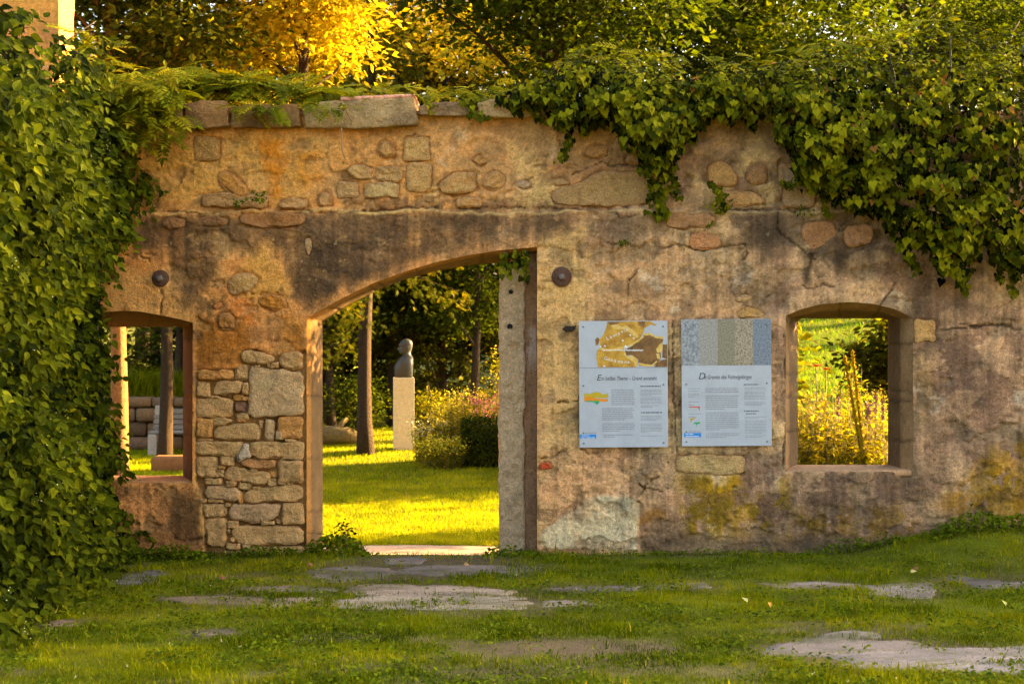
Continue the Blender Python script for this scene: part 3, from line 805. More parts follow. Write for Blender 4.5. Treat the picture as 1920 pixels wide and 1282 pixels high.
for poly_, c in (([(520, 378), (540, 370), (574, 374), (578, 388), (545, 392), (522, 390)], (158, 134, 96)), ([(592, 370), (606, 358), (622, 366), (620, 386), (596, 389)], (166, 140, 98)), ([(852, 376), (872, 367), (906, 372), (900, 388), (858, 389)], (172, 142, 98)),
                 ([(702, 282), (716, 262), (738, 266), (742, 290), (720, 296)], (186, 152, 100)), ([(1092, 288), (1106, 270), (1140, 272), (1138, 292), (1110, 298)], (158, 132, 94)), ([(1172, 300), (1182, 284), (1208, 284), (1210, 304), (1186, 310)], (152, 130, 96)),
                 ([(1398, 330), (1410, 304), (1438, 306), (1440, 340), (1412, 346)], (146, 124, 98)), ([(300, 412), (322, 406), (348, 412), (344, 428), (310, 430)], (120, 96, 66)), ([(372, 408), (400, 403), (430, 410), (424, 424), (380, 426)], (114, 92, 66))):
    WALLST.append((poly_, c))
def stone(name, poly, c, parent, proud=0.02, deep=0.10, rings=6, n=34, yb=0.0, rough=1.0, wash=0.0):
    n = int(n * 1.3)
    P = resample(chaikin(poly, 1), n)
    W = wp(P)
    cen = W.mean(0)
    size = math.sqrt(abs(np.ptp(W[:, 0]) * np.ptp(W[:, 1])))
    sd = rng.random() * 50
    W = W + (0.012 + 0.05 * size) * np.stack([fbm(W[:, 0] * 11, W[:, 1] * 11, sd, 4, 201, .65), fbm(W[:, 0] * 11, W[:, 1] * 11, sd + 9, 4, 202, .65)], 1)
    V, Fc = [], []
    ed = min(0.014, size * 0.10)
    r_in = np.linalg.norm(W - cen, axis=1)
    lev = [(0.0, deep), (0.0, 0.0), (ed * 0.45, -proud * 0.65), (ed * 1.4, -proud)]
    for off, yy in lev:
        q = W + (cen - W) * np.minimum(off / np.maximum(r_in, 1e-4), 0.6)[:, None]
        V.append(np.column_stack([q[:, 0], np.full(n, yy), q[:, 1]]))
    for s_ in (0.80, 0.62, 0.44, 0.28, 0.12):
        q = cen + (W - cen) * s_
        V.append(np.column_stack([q[:, 0], np.full(n, -proud * 1.12), q[:, 1]]))
    V = np.concatenate(V)
    fr = V[:, 1] < -proud * 0.5
    V[fr, 1] += rough * 0.020 * fbm(V[fr, 0] * 16, V[fr, 2] * 22, sd, 4, 205, .6) + rough * 0.020 * fbm(V[fr, 0] * 5, V[fr, 2] * 6, sd, 2, 206)
    V[:, 1] += yb
    L = len(lev) + 5
    for r_ in range(L - 1):
        for k in range(n):
            Fc.append([r_ * n + k, (r_ + 1) * n + k, (r_ + 1) * n + (k + 1) % n, r_ * n + (k + 1) % n])
    V = np.vstack([V, [[cen[0], V[-n:, 1].mean(), cen[1]]]])
    Fc += [[(L - 1) * n + k, len(V) - 1, (L - 1) * n + (k + 1) % n] for k in range(n)]
    tone = 1 + rng.uniform(-0.14, 0.12)
    cc = A(*c) * tone * np.array((1.54, 1.36, 1.06)) * (1.0 if cen[0] < 0.5 else 0.8)  # right-hand stones darker, left-right light difference put into the colour
    cc = (cc * min(1.0, .80 / cc.max()))[None] * (1 + 0.16 * fbm(V[:, 0] * 6, V[:, 2] * 6, sd, 3, 207)[:, None])
    och = sstep(fbm(V[:, 0] * 5, V[:, 2] * 5, sd + 3, 3, 208), 0.15, 0.5)[:, None]
    cc = cc * (1 - 0.22 * och) + A(165, 118, 62)[None] * 0.22 * och
    if wash:      # old plaster still clinging to the edges
        rad = np.ones(len(V)); rad[:len(lev) * n] = 1.0
        for q_, s_ in enumerate((0.80, 0.62, 0.44, 0.28, 0.12)):
            rad[(len(lev) + q_) * n:(len(lev) + q_ + 1) * n] = s_
        wm = sstep(rad + 0.55 * fbm(V[:, 0] * 9, V[:, 2] * 9, sd + 5, 4, 209), 0.62, 0.95)[:, None] * wash
        cc = cc * (1 - wm) + A(170, 134, 92)[None] * wm
    return obj(name, mesh_np(name, V, Fc, M['stone'], True, None, np.clip(cc, 0.004, 0.8)), parent)

PIER_POLY = [(367, 694), (366, 690), (452, 690), (453, 655), (480, 655), (512, 668), (530, 662), (570, 656), (577, 660), (577, 1060), (384, 1060), (382, 930), (367, 905)]
pm = 1 - sstep(sdist(PX + 3 * nC, PY + 3 * nB, PIER_POLY), -2.5, 1.5)
C = cmix(C, pm, A(134, 106, 70)); C = cmix(C, pm * sstep(nB, 0.1, 0.5) * 0.6, A(80, 62, 44))
H = H * (1 - pm) - pm * (0.030 + 0.010 * nC)
for poly, c in WALLST:
    b = (PX > min(p[0] for p in poly) - 20) & (PX < max(p[0] for p in poly) + 20) & (PY > min(p[1] for p in poly) - 20) & (PY < max(p[1] for p in poly) + 20)
    s = np.full(len(PX), 99.0)
    s[b] = sdist(PX[b] + 2.5 * nC[b], PY[b] + 2.5 * nB[b], poly)
    m = 1 - sstep(s + 4 * nB, -1, 4.0)
    C = cmix(C, 0.30 * m, A(140, 108, 70)); H = H - 0.016 * m
rim = np.ones(len(WX))
C = C * (np.array((1.06, .98, .56))[None] * (1 - t_) + np.array((.96, 1.0, .76))[None] * t_)
grey = (C * np.array((.4, .45, .15))).sum(1, keepdims=True) * np.array((1.18, .98, .72))
gw = ((0.10 + 0.20 * sstep(PX, 700, 1400)) * (1 - LICH))[:, None]
C = C * (1 - gw) + grey * gw
lum = (C * np.array((.35, .5, .15))).sum(1, keepdims=True)
C = C * np.clip(lum / 0.265, 0.05, 2.2) ** 0.56
C = C * (1.06 - 0.30 * t_)  # lighter left, darker right: difference in light put into the plaster colour
C = C * np.minimum(1, .80 / C.max(1, keepdims=True))
H = H * 1.35
V = np.column_stack([WX, -H, WZ])
obj('plaster_face', mesh_np('plaster_face', V, WF, M['wall'], True, None, np.clip(C, 0.01, 0.8)), wall)

for poly, c in PIER:
    small = (max(p[0] for p in poly) - min(p[0] for p in poly)) < 70
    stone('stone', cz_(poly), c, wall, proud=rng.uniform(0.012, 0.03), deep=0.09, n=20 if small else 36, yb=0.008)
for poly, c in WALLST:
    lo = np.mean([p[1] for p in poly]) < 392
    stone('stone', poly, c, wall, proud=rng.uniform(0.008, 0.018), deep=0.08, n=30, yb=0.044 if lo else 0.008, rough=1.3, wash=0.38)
# white cement smear on the pier
stone('cement_patch', cz_([(300, 700), (322, 650), (342, 615), (372, 620), (374, 660), (382, 690), (345, 700), (318, 718)]), (190, 178, 168), wall, 0.010, 0.03, n=26, yb=-0.022, rough=0.5)

# cap stones
CAPS = [([(262, 196), (344, 193), (346, 238), (262, 240)], (120, 96, 70)), ([(350, 194), (380, 189), (428, 192), (432, 238), (390, 241), (349, 240)], (142, 112, 76)), ([(435, 202), (470, 196), (560, 198), (566, 238), (500, 242), (436, 240)], (134, 108, 72)),
        ([(570, 204), (600, 192), (700, 188), (778, 183), (783, 236), (680, 241), (574, 241)], (150, 132, 100)), ([(787, 200), (830, 193), (880, 194), (886, 217), (840, 219), (788, 217)], (132, 112, 84)), ([(896, 196), (920, 188), (985, 192), (1000, 218), (955, 224), (902, 221)], (150, 130, 96)),
        ([(1005, 196), (1100, 190), (1105, 222), (1006, 222)], (128, 106, 80)), ([(1110, 190), (1260, 190), (1262, 222), (1110, 224)], (128, 106, 80)), ([(1266, 190), (1430, 188), (1434, 224), (1266, 225)], (120, 96, 76))]
def capstone(poly, c):
    """a thick block lying across the wall top, its long face to the front"""
    P = resample(poly, 56); W = wp(P); cen = W.mean(0); n = len(W)
    sd = rng.random() * 30
    V, Fc = [], []
    for off, yy in ((0.02, 0.62), (0.0, 0.60), (0.0, 0.2), (0.0, -0.045), (0.004, -0.055), (0.02, -0.058)):
        q = W + (cen - W) * min(off * 4, 0.3)
        V.append(np.column_stack([q[:, 0], np.full(n, yy), q[:, 1]]))
    for s_ in (0.86, 0.72, 0.58, 0.42, 0.25):
        q = cen + (W - cen) * s_
        V.append(np.column_stack([q[:, 0], np.full(n, -0.06), q[:, 1]]))
    V = np.concatenate(V)
    V[:, 0] += 0.022 * fbm(V[:, 0] * 8, V[:, 1] * 5, V[:, 2] * 8, 4, 211, .6); V[:, 2] += 0.022 * fbm(V[:, 0] * 8, V[:, 1] * 5, V[:, 2] * 8 + 9, 4, 212, .6)
    fr = V[:, 1] < 0
    V[fr, 1] += 0.030 * fbm(V[fr, 0] * 12, V[fr, 2] * 12, sd, 4, 213, .6)
    for r_ in range(10):
        for k in range(n):
            Fc.append([r_ * n + k, (r_ + 1) * n + k, (r_ + 1) * n + (k + 1) % n, r_ * n + (k + 1) % n])
    Fc += [[k for k in range(n)], [10 * n + k for k in range(n)][::-1]]
    nn = fbm(V[:, 0] * 5, V[:, 2] * 9, sd, 4, 215)[:, None]
    cc = A(*c)[None] * np.array((1.25, 1.24, 1.05)) * (1 + 0.3 * nn)
    dk = sstep(fbm(V[:, 0] * 4, V[:, 2] * 3, sd + 7, 4, 216), 0.1, 0.4)[:, None]
    cc = cc * (1 - 0.5 * dk) + A(72, 58, 46)[None] * 0.5 * dk
    obj('cap_stone', mesh_np('cap_stone', V, Fc, M['stone'], True, None, np.clip(cc, 0.004, 0.8)), wall)
for poly, c in CAPS:
    capstone(poly, c)
# thin pinkish slab lying on the longest cap stone
P = MB()
a0, a1 = pw(640, 187), pw(779, 181)
for k in range(7):
    t0, t1 = k / 7, (k + 1) / 7
    x0, x1 = a0[0] + (a1[0] - a0[0]) * t0, a0[0] + (a1[0] - a0[0]) * t1
    z0 = a0[2] + (a1[2] - a0[2]) * (t0 + t1) / 2
    P.box(((x0 + x1) / 2, 0.26, z0 + rng.uniform(-.002, .003)), (x1 - x0 + 0.004, 0.62 + rng.uniform(-.02, .02), 0.034), None, 0.008)
P.build('cap_slab', rock_mat('pink_slab', tuple(A(190, 138, 112)), 0.25, 0.2, 1.2, 0.6), wall)

# reveals of the three openings
def outline3(Ppx, y):
    return np.array([pw(a, b, y) for a, b in Ppx])
def dense(L, step=0.02):
    out = [[] for _ in L]
    for i in range(len(L[0]) - 1):
        k = max(1, int(np.linalg.norm(L[0][i + 1] - L[0][i]) / step))
        for t in range(k):
            for o, P in zip(out, L):
                o.append(P[i] + (P[i + 1] - P[i]) * t / k)
    for o, P in zip(out, L):
        o.append(P[-1])
    return [np.array(o) for o in out]
def reveal(name, LF, LM, LB, ym, cols, close=False, amp=0.008):
    """strip of wall thickness from the front outline to the back outline"""
    f, m, b = outline3(LF, 0.012), outline3(LM, ym), outline3(LB, 0.6)
    if close:
        f, m, b = [np.vstack([q, q[:1]]) for q in (f, m, b)]
    f, m, b = dense([f, m, b])
    rows = [f + (m - f) * t for t in (0, .35, .7)] + [m] + [m + (b - m) * t for t in (.06, .25, .5, .75, .94, 1.0)]
    V = np.concatenate(rows); n = len(f)
    nn = fbm(V[:, 0] * 7 + V[:, 1] * 9, V[:, 2] * 7, V[:, 1] * 7, 4, 221)
    keep = np.repeat([0, 1, 1, 1, 1, 1, 1, 1, 1, .5], n)
    cen = V.mean(0)
    dirv = V - cen; dirv[:, 1] = 0
    dirv /= np.linalg.norm(dirv, axis=1, keepdims=True) + 1e-9
    V = V + dirv * (np.abs(nn) * amp * 1.6 * keep)[:, None]
    # courses of dressed stone with recessed joints
    per = np.r_[0, np.cumsum(np.linalg.norm(np.diff(f, axis=0), axis=1))]
    per = np.tile(per, len(rows)) + 0.03 * nn
    bl = per / 0.43 + 0.5 * noise3(np.floor(per / 0.43), 0, 0, 223)
    fr_ = np.abs(bl - np.round(bl)) * 0.43
    joint = np.exp(-(fr_ / 0.012) ** 2)
    tone = 1 + 0.22 * noise3(np.floor(bl) * 7.3 + 0.5, 3.5, 0.5, 225)
    V = V + dirv * (0.010 * joint * keep)[:, None]
    Fc = []
    for r_ in range(len(rows) - 1):
        for k in range(n - 1):
            Fc.append([r_ * n + k, r_ * n + k + 1, (r_ + 1) * n + k + 1, (r_ + 1) * n + k])
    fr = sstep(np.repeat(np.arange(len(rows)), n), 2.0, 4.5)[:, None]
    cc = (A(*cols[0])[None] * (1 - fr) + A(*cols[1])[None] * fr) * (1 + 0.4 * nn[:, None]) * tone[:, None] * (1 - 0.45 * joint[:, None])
    return obj(name, mesh_np(name, V, Fc, M['reveal'], True, None, np.clip(cc, 0.004, .8)), wall)
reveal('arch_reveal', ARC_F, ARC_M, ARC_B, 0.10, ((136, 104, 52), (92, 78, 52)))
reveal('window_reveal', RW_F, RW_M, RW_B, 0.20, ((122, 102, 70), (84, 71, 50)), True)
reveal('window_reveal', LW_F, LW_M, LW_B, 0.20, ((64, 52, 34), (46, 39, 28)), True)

# rear face, top and hidden ends of the wall
BX, BZ, BF = grid_sheet(-4.2, 5.02, -0.5, 4.08, 0.05, [outline3(o, 0.6)[:, [0, 2]] for o in (ARC_B, RW_B, LW_B)])
Vb = np.column_stack([BX, 0.602 + 0.02 * fbm(BX * 3, BZ * 3, 2, 3, 231), BZ])
obj('rear_face', mesh_np('rear_face', Vb, BF[:, ::-1], M['core']), wall)
mb = MB()
mb.box((0.4, 0.30, 4.085), (9.2, 0.60, 0.03))
mb.box((-5.6, 0.30, 1.8), (2.84, 0.59, 4.6))
mb.box((10.6, 0.31, 1.8), (11.24, 0.58, 4.64))
mb.build('wall_core', M['core'], wall, smooth=False)
# window sills
for (o, c) in (((1476, 1710, 884), (142, 118, 88)), ((112, 359, 905), (140, 108, 70))):
    x0, x1 = (o[0] - 960) * D / F, (o[1] - 960) * D / F
    z = pw(0, o[2])[2]
    m2 = MB(); m2.box(((x0 + x1) / 2, 0.29, z - 0.015), (x1 - x0, 0.56, 0.06), None, 0.012)
    m2.build('window_sill', rock_mat('sill', tuple(A(*c)), 0.3, 0.25, 1.0, 0.6), wall)

# granite post in the right side of the arch, with the cracked plaster strip beside it
def post(name, x0, x1, ztop, zb, y0, y1, c, amp, sd):
    k = int((ztop - zb) / 0.025)
    zs = np.linspace(zb, ztop, k)
    sec = []
    w = x1 - x0
    for t in np.linspace(0, 1, 13)[:-1]: sec.append((x0 + 0.01 + (w - 0.02) * t, y0))
    sec += [(x1 - 0.004, y0 + 0.004), (x1, y0 + 0.02), (x1, (y0 + y1) / 2), (x1, y1), (x0, y1), (x0, (y0 + y1) / 2), (x0, y0 + 0.02), (x0 + 0.004, y0 + 0.004)]
    sec = np.array(sec); n = len(sec)
    V = np.concatenate([np.column_stack([sec, np.full(n, z)]) for z in zs])
    V[:, 0] += 1.3 * amp * fbm(V[:, 2] * 6, V[:, 1] * 6, sd, 4, 241, .65)
    V[:, 1] += 1.8 * amp * fbm(V[:, 2] * 12, V[:, 0] * 12, sd, 4, 242, .65)
    Fc = [[r_ * n + j, r_ * n + (j + 1) % n, (r_ + 1) * n + (j + 1) % n, (r_ + 1) * n + j] for r_ in range(k - 1) for j in range(n)]
    Fc.append([(k - 1) * n + j for j in range(n)])
    cc = A(*c)[None] * (1 + 0.22 * fbm(V[:, 0] * 4, V[:, 2] * 3, sd, 4, 243)[:, None])
    wh = sstep(fbm(V[:, 0] * 5, V[:, 2] * 3, sd + 4, 4, 244), 0.12, 0.4)[:, None] * sstep(V[:, 2], 1.4, 1.9)[:, None]
    cc = cc * (1 - .7 * wh) + A(190, 174, 160)[None] * .7 * wh
    return obj(name, mesh_np(name, V, Fc, M['stone'], True, None, np.clip(cc, .004, .8)), wall)
k_ = (D + 0.2) / F
gpost = post('granite_post', (936 - 960) * k_, (984 - 960) * k_, pw(0, 497, .2)[2], -0.5, 0.20, 0.56, (186, 164, 128), 0.024, 3.0)
post('plaster_strip', (982 - 960) * k_, (1009 - 960) * k_, pw(0, 470, .2)[2], -0.5, 0.235, 0.57, (150, 120, 88), 0.008, 8.0)
for hx, hy, hr in ((958, 547, .022), (956, 612, .028)):
    m2 = MB(); c0 = pw(hx, hy, 0.19)
    m2.tube([(c0[0], 0.186, c0[2]), (c0[0], 0.23, c0[2])], [hr, hr * .7], 12)
    m2.build('hole_shade_disc', flat_mat('hole', (0.012, 0.009, 0.007), 0.9), wall)  # solid dark discs, shade inside the holes put into their colour
m2 = MB(); c0 = pw(1066, 617)
m2.add([(c0[0] + x * .9, -0.016 + y, c0[2] + z * .9) for x, y, z in ((-.07, 0, 0), (-.03, -.01, .035), (.05, -.012, .03), (.08, -.01, .045), (.07, -.01, .0), (.03, -.01, -.03), (-.03, -.01, -.03), (0, -.022, 0))],
       [[0, 1, 7], [1, 2, 7], [2, 3, 7], [3, 4, 7], [4, 5, 7], [5, 6, 7], [6, 0, 7]])
m2.build('hole', flat_mat('recess_shade', (0.03, 0.018, 0.012), 0.9), wall)  # proud dark patch, shade of the recess put into its colour

# round iron anchor plates
def lathe(prof, n=28):
    """profile (radius, y) turned about the y axis"""
    V, Fc = [], []
    for r_, y in prof:
        for k in range(n):
            a = 2 * math.pi * k / n
            V.append((r_ * math.cos(a), y, r_ * math.sin(a)))
    for i in range(len(prof) - 1):
        for k in range(n):
            Fc.append([i * n + k, (i + 1) * n + k, (i + 1) * n + (k + 1) % n, i * n + (k + 1) % n])
    Fc.append([(len(prof) - 1) * n + k for k in range(n)][::-1])
    return np.array(V), Fc
for (ax, ay, ar) in ((1053, 519, 19), (301, 522, 16)):
    c0 = np.array(pw(ax, ay)); r_ = ar / 198.0
    V, Fc = lathe([(r_, 0.03), (r_, -0.012), (r_ * .94, -0.018), (r_ * .55, -0.022), (r_ * .3, -0.026), (r_ * .28, -0.030)])
    pl = obj('anchor_plate', mesh_np('anchor_plate', V + c0, Fc, M['iron']), wall)
    m2 = MB(); ca, sa = math.cos(.3), math.sin(.3)
    m2.box(c0 + np.array((0, -0.045, 0)), (0.05, 0.045, 0.05), ((ca, 0, -sa), (0, 1, 0), (sa, 0, ca)), 0.006)
    m2.build('bolt', M['bolt'], pl)
# ------------------------------------------------------------------ information panels

M['ink'] = flat_mat('ink', (0.05, 0.05, 0.06), 0.5)
M['ink2'] = flat_mat('ink_grey', (0.22, 0.22, 0.24), 0.5)
M['white'] = flat_mat('print_white', (0.75, 0.75, 0.75), 0.4)
M['blue'] = flat_mat('print_blue', (0.02, 0.23, 0.62), 0.35)
M['pr_orange'] = flat_mat('print_orange', (0.75, 0.25, 0.01), 0.4)
M['pr_olive'] = flat_mat('print_olive', (0.50, 0.36, 0.02), 0.4)
M['pr_green'] = flat_mat('print_green', (0.02, 0.36, 0.12), 0.4)
M['pr_red'] = flat_mat('print_red', (0.65, 0.08, 0.04), 0.4)
M['pr_dgreen'] = flat_mat('print_leaf', (0.10, 0.22, 0.05), 0.4)
M['screw'] = flat_mat('screw_steel', (0.20, 0.20, 0.21), 0.35, 0.5, 0.8)
def print_mat(name, c1, c2, sc_, det=6, thr=(0.4, 0.6)):
    m, nt, bs, out = nmat(name)
    g = N(nt, 'ShaderNodeNewGeometry')
    n1 = N(nt, 'ShaderNodeTexNoise'); n1.inputs['Scale'].default_value = sc_; n1.inputs['Detail'].default_value = det; n1.inputs['Roughness'].default_value = 0.75
    nt.links.new(g.outputs['Position'], n1.inputs['Vector'])
    rp = ramp(nt, [(thr[0], c1), (thr[1], c2)])
    nt.links.new(n1.outputs['Fac'], rp.inputs[0]); nt.links.new(rp.outputs[0], bs.inputs['Base Color'])
    bs.inputs['Roughness'].default_value = 0.35
    return m
M['board'] = print_mat('board_white', (0.40, 0.415, 0.45), (0.46, 0.48, 0.52), 6, 5, (.35, .65))
M['map1'] = print_mat('map_ochre', (0.36, 0.16, 0.012), (0.62, 0.34, 0.03), 14)
M['map2'] = print_mat('map_brown', (0.12, 0.05, 0.012), (0.27, 0.125, 0.028), 10)
M['map3'] = print_mat('map_coast', (0.62, 0.36, 0.05), (0.75, 0.52, 0.16), 20)
M['g1'] = print_mat('granite_print_blue_grey', (0.15, 0.16, 0.18), (0.38, 0.39, 0.41), 40)
M['g2'] = print_mat('granite_print_grey', (0.20, 0.18, 0.16), (0.40, 0.38, 0.34), 70)
M['g3'] = print_mat('granite_print_olive', (0.14, 0.12, 0.075), (0.32, 0.28, 0.19), 70)
M['g4'] = print_mat('granite_print_tan', (0.15, 0.11, 0.07), (0.46, 0.38, 0.27), 75)
M['g5'] = print_mat('granite_print_blue', (0.09, 0.11, 0.145), (0.25, 0.29, 0.35), 70)

def text_mesh(name, body, size, mat, shear=0.0, align='LEFT', space=1.0):
    cu = bpy.data.curves.new(name, 'FONT')
    cu.body = body; cu.size = size; cu.shear = shear; cu.align_x = align; cu.space_character = space
    o = bpy.data.objects.new(name, cu)
    COL.objects.link(o)
    bpy.context.view_layer.update()
    me = bpy.data.meshes.new_from_object(o.evaluated_get(bpy.context.evaluated_depsgraph_get()))
    bpy.data.objects.remove(o)
    bpy.data.curves.remove(cu)
    me.materials.clear(); me.materials.append(mat)
    me.name = name
    return me

def panel(corners, label, crop):
    """corners in photo pixels (tl, tr, br, bl); crop maps a crop pixel to panel (u, v)"""
    tl, tr, br, bl = [np.array(pw(*c)) for c in corners]
    root = empty('information_panel', tuple((bl + br) / 2), label, 'sign', 'information panels on the wall')
    w = (np.linalg.norm(tr - tl) + np.linalg.norm(br - bl)) / 2
    h = (np.linalg.norm(tl - bl) + np.linalg.norm(tr - br)) / 2
    ex = (tr - tl) / np.linalg.norm(tr - tl); ez = np.cross(ex, (0, 1, 0)) * 1.0
    ez = np.array((-ex[2], 0, ex[0]))
    org = (tl + tr + br + bl) / 4 + np.array((0, -0.050, 0))
    Rm = np.column_stack([ex, np.array((0, 1.0, 0)), ez])
    def W(u, v, lift=0.0):          # u, v in 0..1 from the top left of the front
        return org + ex * (u - .5) * w + ez * (.5 - v) * h + np.array((0, -0.006 - lift, 0))
    board = MB().box(org, (w, 0.012, h), Rm, 0.0015).build('board', M['board'], root, False)
    def pl(name, pts, mat, lift):
        Vv = [W(*p, lift) for p in pts]
        m_ = MB(); m_.add(Vv, [list(range(len(Vv)))])
        return m_.build(name, mat, root, False)
    def cr(x, y):
        return ((x - crop[0]) / (crop[2] - crop[0]), (y - crop[1]) / (crop[3] - crop[1]))
    def poly(name, pts, mat, lift):
        P = [cr(*p) for p in pts]
        a = sum(P[i][0] * P[(i + 1) % len(P)][1] - P[(i + 1) % len(P)][0] * P[i][1] for i in range(len(P)))
        return pl(name, P if a < 0 else P[::-1], mat, lift)
    def txt(name, body, x, y, hpx, mat, shear=0.0, rot=0.0, space=1.0, wide=None, lift=0.0016):
        size = hpx / (crop[3] - crop[1]) * h
        me = text_mesh(name, body, size, mat, shear, 'LEFT', space)
        co = np.empty(len(me.vertices) * 3, np.float32); me.vertices.foreach_get('co', co); co = co.reshape(-1, 3)
        if wide:
            co[:, 0] *= (wide / (crop[2] - crop[0]) * w) / max(np.ptp(co[:, 0]), 1e-6)
        c_, s_ = math.cos(rot), math.sin(rot)
        x2, z2 = co[:, 0] * c_ - co[:, 1] * s_, co[:, 0] * s_ + co[:, 1] * c_
        Vv = W(*cr(x, y), lift)[None] + x2[:, None] * ex[None] + z2[:, None] * ez[None]
        me.vertices.foreach_set('co', Vv.astype(np.float32).ravel()); me.update()
        return obj(name, me, root)
    def lines(name, blocks, mat, th):
        m_ = MB()
        for (x0, x1, y0, dy, n, last) in blocks:
            for k in range(n):
                xe = x0 + (x1 - x0) * (last if k == n - 1 else rng.uniform(0.95, 1.0))
                x = x0
                while x < xe - 3:
                    wl = min(rng.uniform(10, 42), xe - x)
                    y = y0 + k * dy
                    Vv = [W(*cr(a, b), 0.0014) for a, b in ((x, y + th), (x + wl, y + th), (x + wl, y), (x, y))]
                    m_.add(Vv, [[0, 1, 2, 3]])
                    x += wl + 4.5
        return m_.build(name, mat, root, False)
    for u, v in ((.05, .045), (.95, .045), (.05, .51), (.95, .505), (.05, .965), (.95, .965)):
        c = W(u, v)
        V, Fc = lathe([(0.0085, 0.002), (0.0085, -0.004), (0.006, -0.008), (0.003, -0.009)], 10)
        obj('screw', mesh_np('screw', V + c, Fc, M['screw']), board)
    return root, poly, txt, lines, W, cr

# left panel (crop pixels of the enlarged view)
pr, poly, txt, lines, W_, cr_ = panel([(1085, 602), (1250, 601), (1252, 837), (1086, 838)], 'white board with an ochre map at the top, left of the two on the wall', (45, 55, 866, 1222))
poly('map_print', [(305, 62), (720, 60), (690, 105), (655, 120), (640, 170), (590, 250), (520, 290), (460, 310), (470, 360), (520, 395), (580, 410), (590, 450), (575, 482), (222, 482), (205, 400), (210, 330), (245, 300), (230, 230), (275, 180), (300, 110)], M['map1'], 0.0006)
poly('map_print', [(195, 225), (215, 205), (235, 220), (225, 275), (200, 280)], M['map2'], 0.0006)
poly('map_print', [(655, 175), (700, 165), (740, 195), (800, 205), (828, 225), (815, 270), (800, 345), (805, 400), (770, 455), (720, 478), (600, 470), (590, 410), (530, 372), (478, 372), (470, 320), (530, 292), (600, 240)], M['map2'], 0.0009)
poly('map_print', [(822, 275), (862, 275), (862, 482), (740, 482), (800, 420), (860, 408), (815, 395)], M['map2'], 0.0007)
poly('map_print', [(305, 62), (420, 62), (400, 90), (330, 95)], M['map2'], 0.0008)
poly('map_print', [(590, 62), (660, 60), (650, 120), (600, 100)], M['map2'], 0.0008)
poly('map_print', [(655, 62), (700, 62), (765, 92), (755, 104), (690, 84)], M['map1'], 0.0010)
for q in ([(340, 95), (400, 85), (440, 110), (490, 100), (560, 150), (600, 205), (575, 215), (520, 170), (480, 130), (420, 135), (370, 130)],
          [(245, 300), (330, 315), (420, 300), (500, 280), (600, 225), (640, 195), (650, 205), (600, 245), (520, 292), (440, 318), (330, 335), (240, 320)],
          [(790, 275), (822, 255), (815, 350), (770, 350), (758, 320), (775, 295)], [(760, 360), (790, 358), (800, 410), (770, 405)], [(600, 440), (660, 455), (720, 460), (760, 425), (772, 432), (725, 478), (650, 475), (598, 462)],
          [(455, 330), (475, 345), (490, 385), (540, 375), (575, 400), (590, 440), (570, 480), (555, 440), (500, 405), (465, 375)], [(640, 178), (700, 165), (760, 200), (825, 200), (832, 228), (760, 215), (700, 185), (650, 195)]):
    poly('map_print', q, M['map3'], 0.0012)
for k, ch in enumerate('Laurasia'):
    x, y = [(303, 232), (334, 216), (362, 204), (386, 195), (408, 186), (440, 168), (470, 160), (484, 152)][k]
    txt('map_lettering', ch, x, y, 44, M['white'], 0, 0.3)
for k, ch in enumerate('Gondwana'):
    x, y = [(272, 412), (305, 418), (336, 428), (364, 434), (398, 440), (432, 444), (464, 446), (492, 446)][k]
    txt('map_lettering', ch, x, y, 44, M['white'], 0, -0.12)
txt('map_lettering', 'Fichtelgebirge', 476, 334, 26, M['white'], wide=160)
poly('map_mark', [(478, 270), (484, 286), (498, 290), (486, 297), (488, 310), (477, 302), (466, 310), (468, 296), (456, 290), (472, 286)], M['white'], 0.0018)
for q in ((520, 185), (552, 215), (450, 235), (285, 285), (245, 290), (278, 470)):
    poly('map_mark', [(q[0] - 10, q[1]), (q[0], q[1] - 9), (q[0] + 11, q[1] + 2), (q[0] + 2, q[1] + 10)], M['white'], 0.0017)
lines('map_dots', [(262, 640, 322, 30, 1, 1.0)], M['white'], 7)
poly('print_edge', [(48, 484), (864, 484), (864, 489), (48, 489)], M['ink2'], 0.0012)
txt('title', 'E', 205, 604, 78, M['ink'], 0.25)
txt('title', 'in heißes Thema – Granit entsteht', 248, 602, 52, M['ink'], 0.25, wide=515)
poly('diagram', [(90, 722), (150, 726), (190, 708), (240, 715), (262, 735), (311, 722), (311, 764), (90, 764)], M['pr_olive'], 0.0010)
poly('diagram', [(90, 757), (150, 752), (200, 770), (311, 775), (311, 798), (90, 798)], M['pr_orange'], 0.0013)
poly('diagram', [(104, 790), (220, 790), (234, 799), (208, 828), (180, 802), (104, 799)], M['pr_green'], 0.0016)
lines('body_text', [(340, 562, 688, 17, 9, 1.0), (255, 555, 860, 17.2, 7, .7), (255, 565, 1000, 17, 5, .5), (262, 550, 1104, 17, 2, .4)], M['ink2'], 5.2)
lines('side_text', [(612, 812, 690, 13, 5, .5), (612, 812, 762, 13, 5, 1), (612, 790, 836, 13, 2, .6), (612, 812, 932, 13, 4, .8), (612, 812, 1004, 13, 7, .3), (615, 812, 1116, 13, 1, 1)], M['ink2'], 3.4)
lines('heading_text', [(612, 800, 656, 10, 1, 1), (615, 812, 898, 10, 1, 1)], M['ink'], 8)
lines('logo_text', [(98, 200, 1083, 10, 1, 1)], M['ink2'], 6)
poly('logo', [(72, 1086), (80, 1078), (92, 1086), (86, 1094), (74, 1093)], M['pr_dgreen'], 0.0012)
poly('blue_bar', [(50, 1100), (200, 1100), (200, 1138), (50, 1138)], M['blue'], 0.0010)
lines('bar_text', [(66, 140, 1108, 10, 1, 1), (64, 186, 1127, 10, 1, 1)], M['white'], 6)

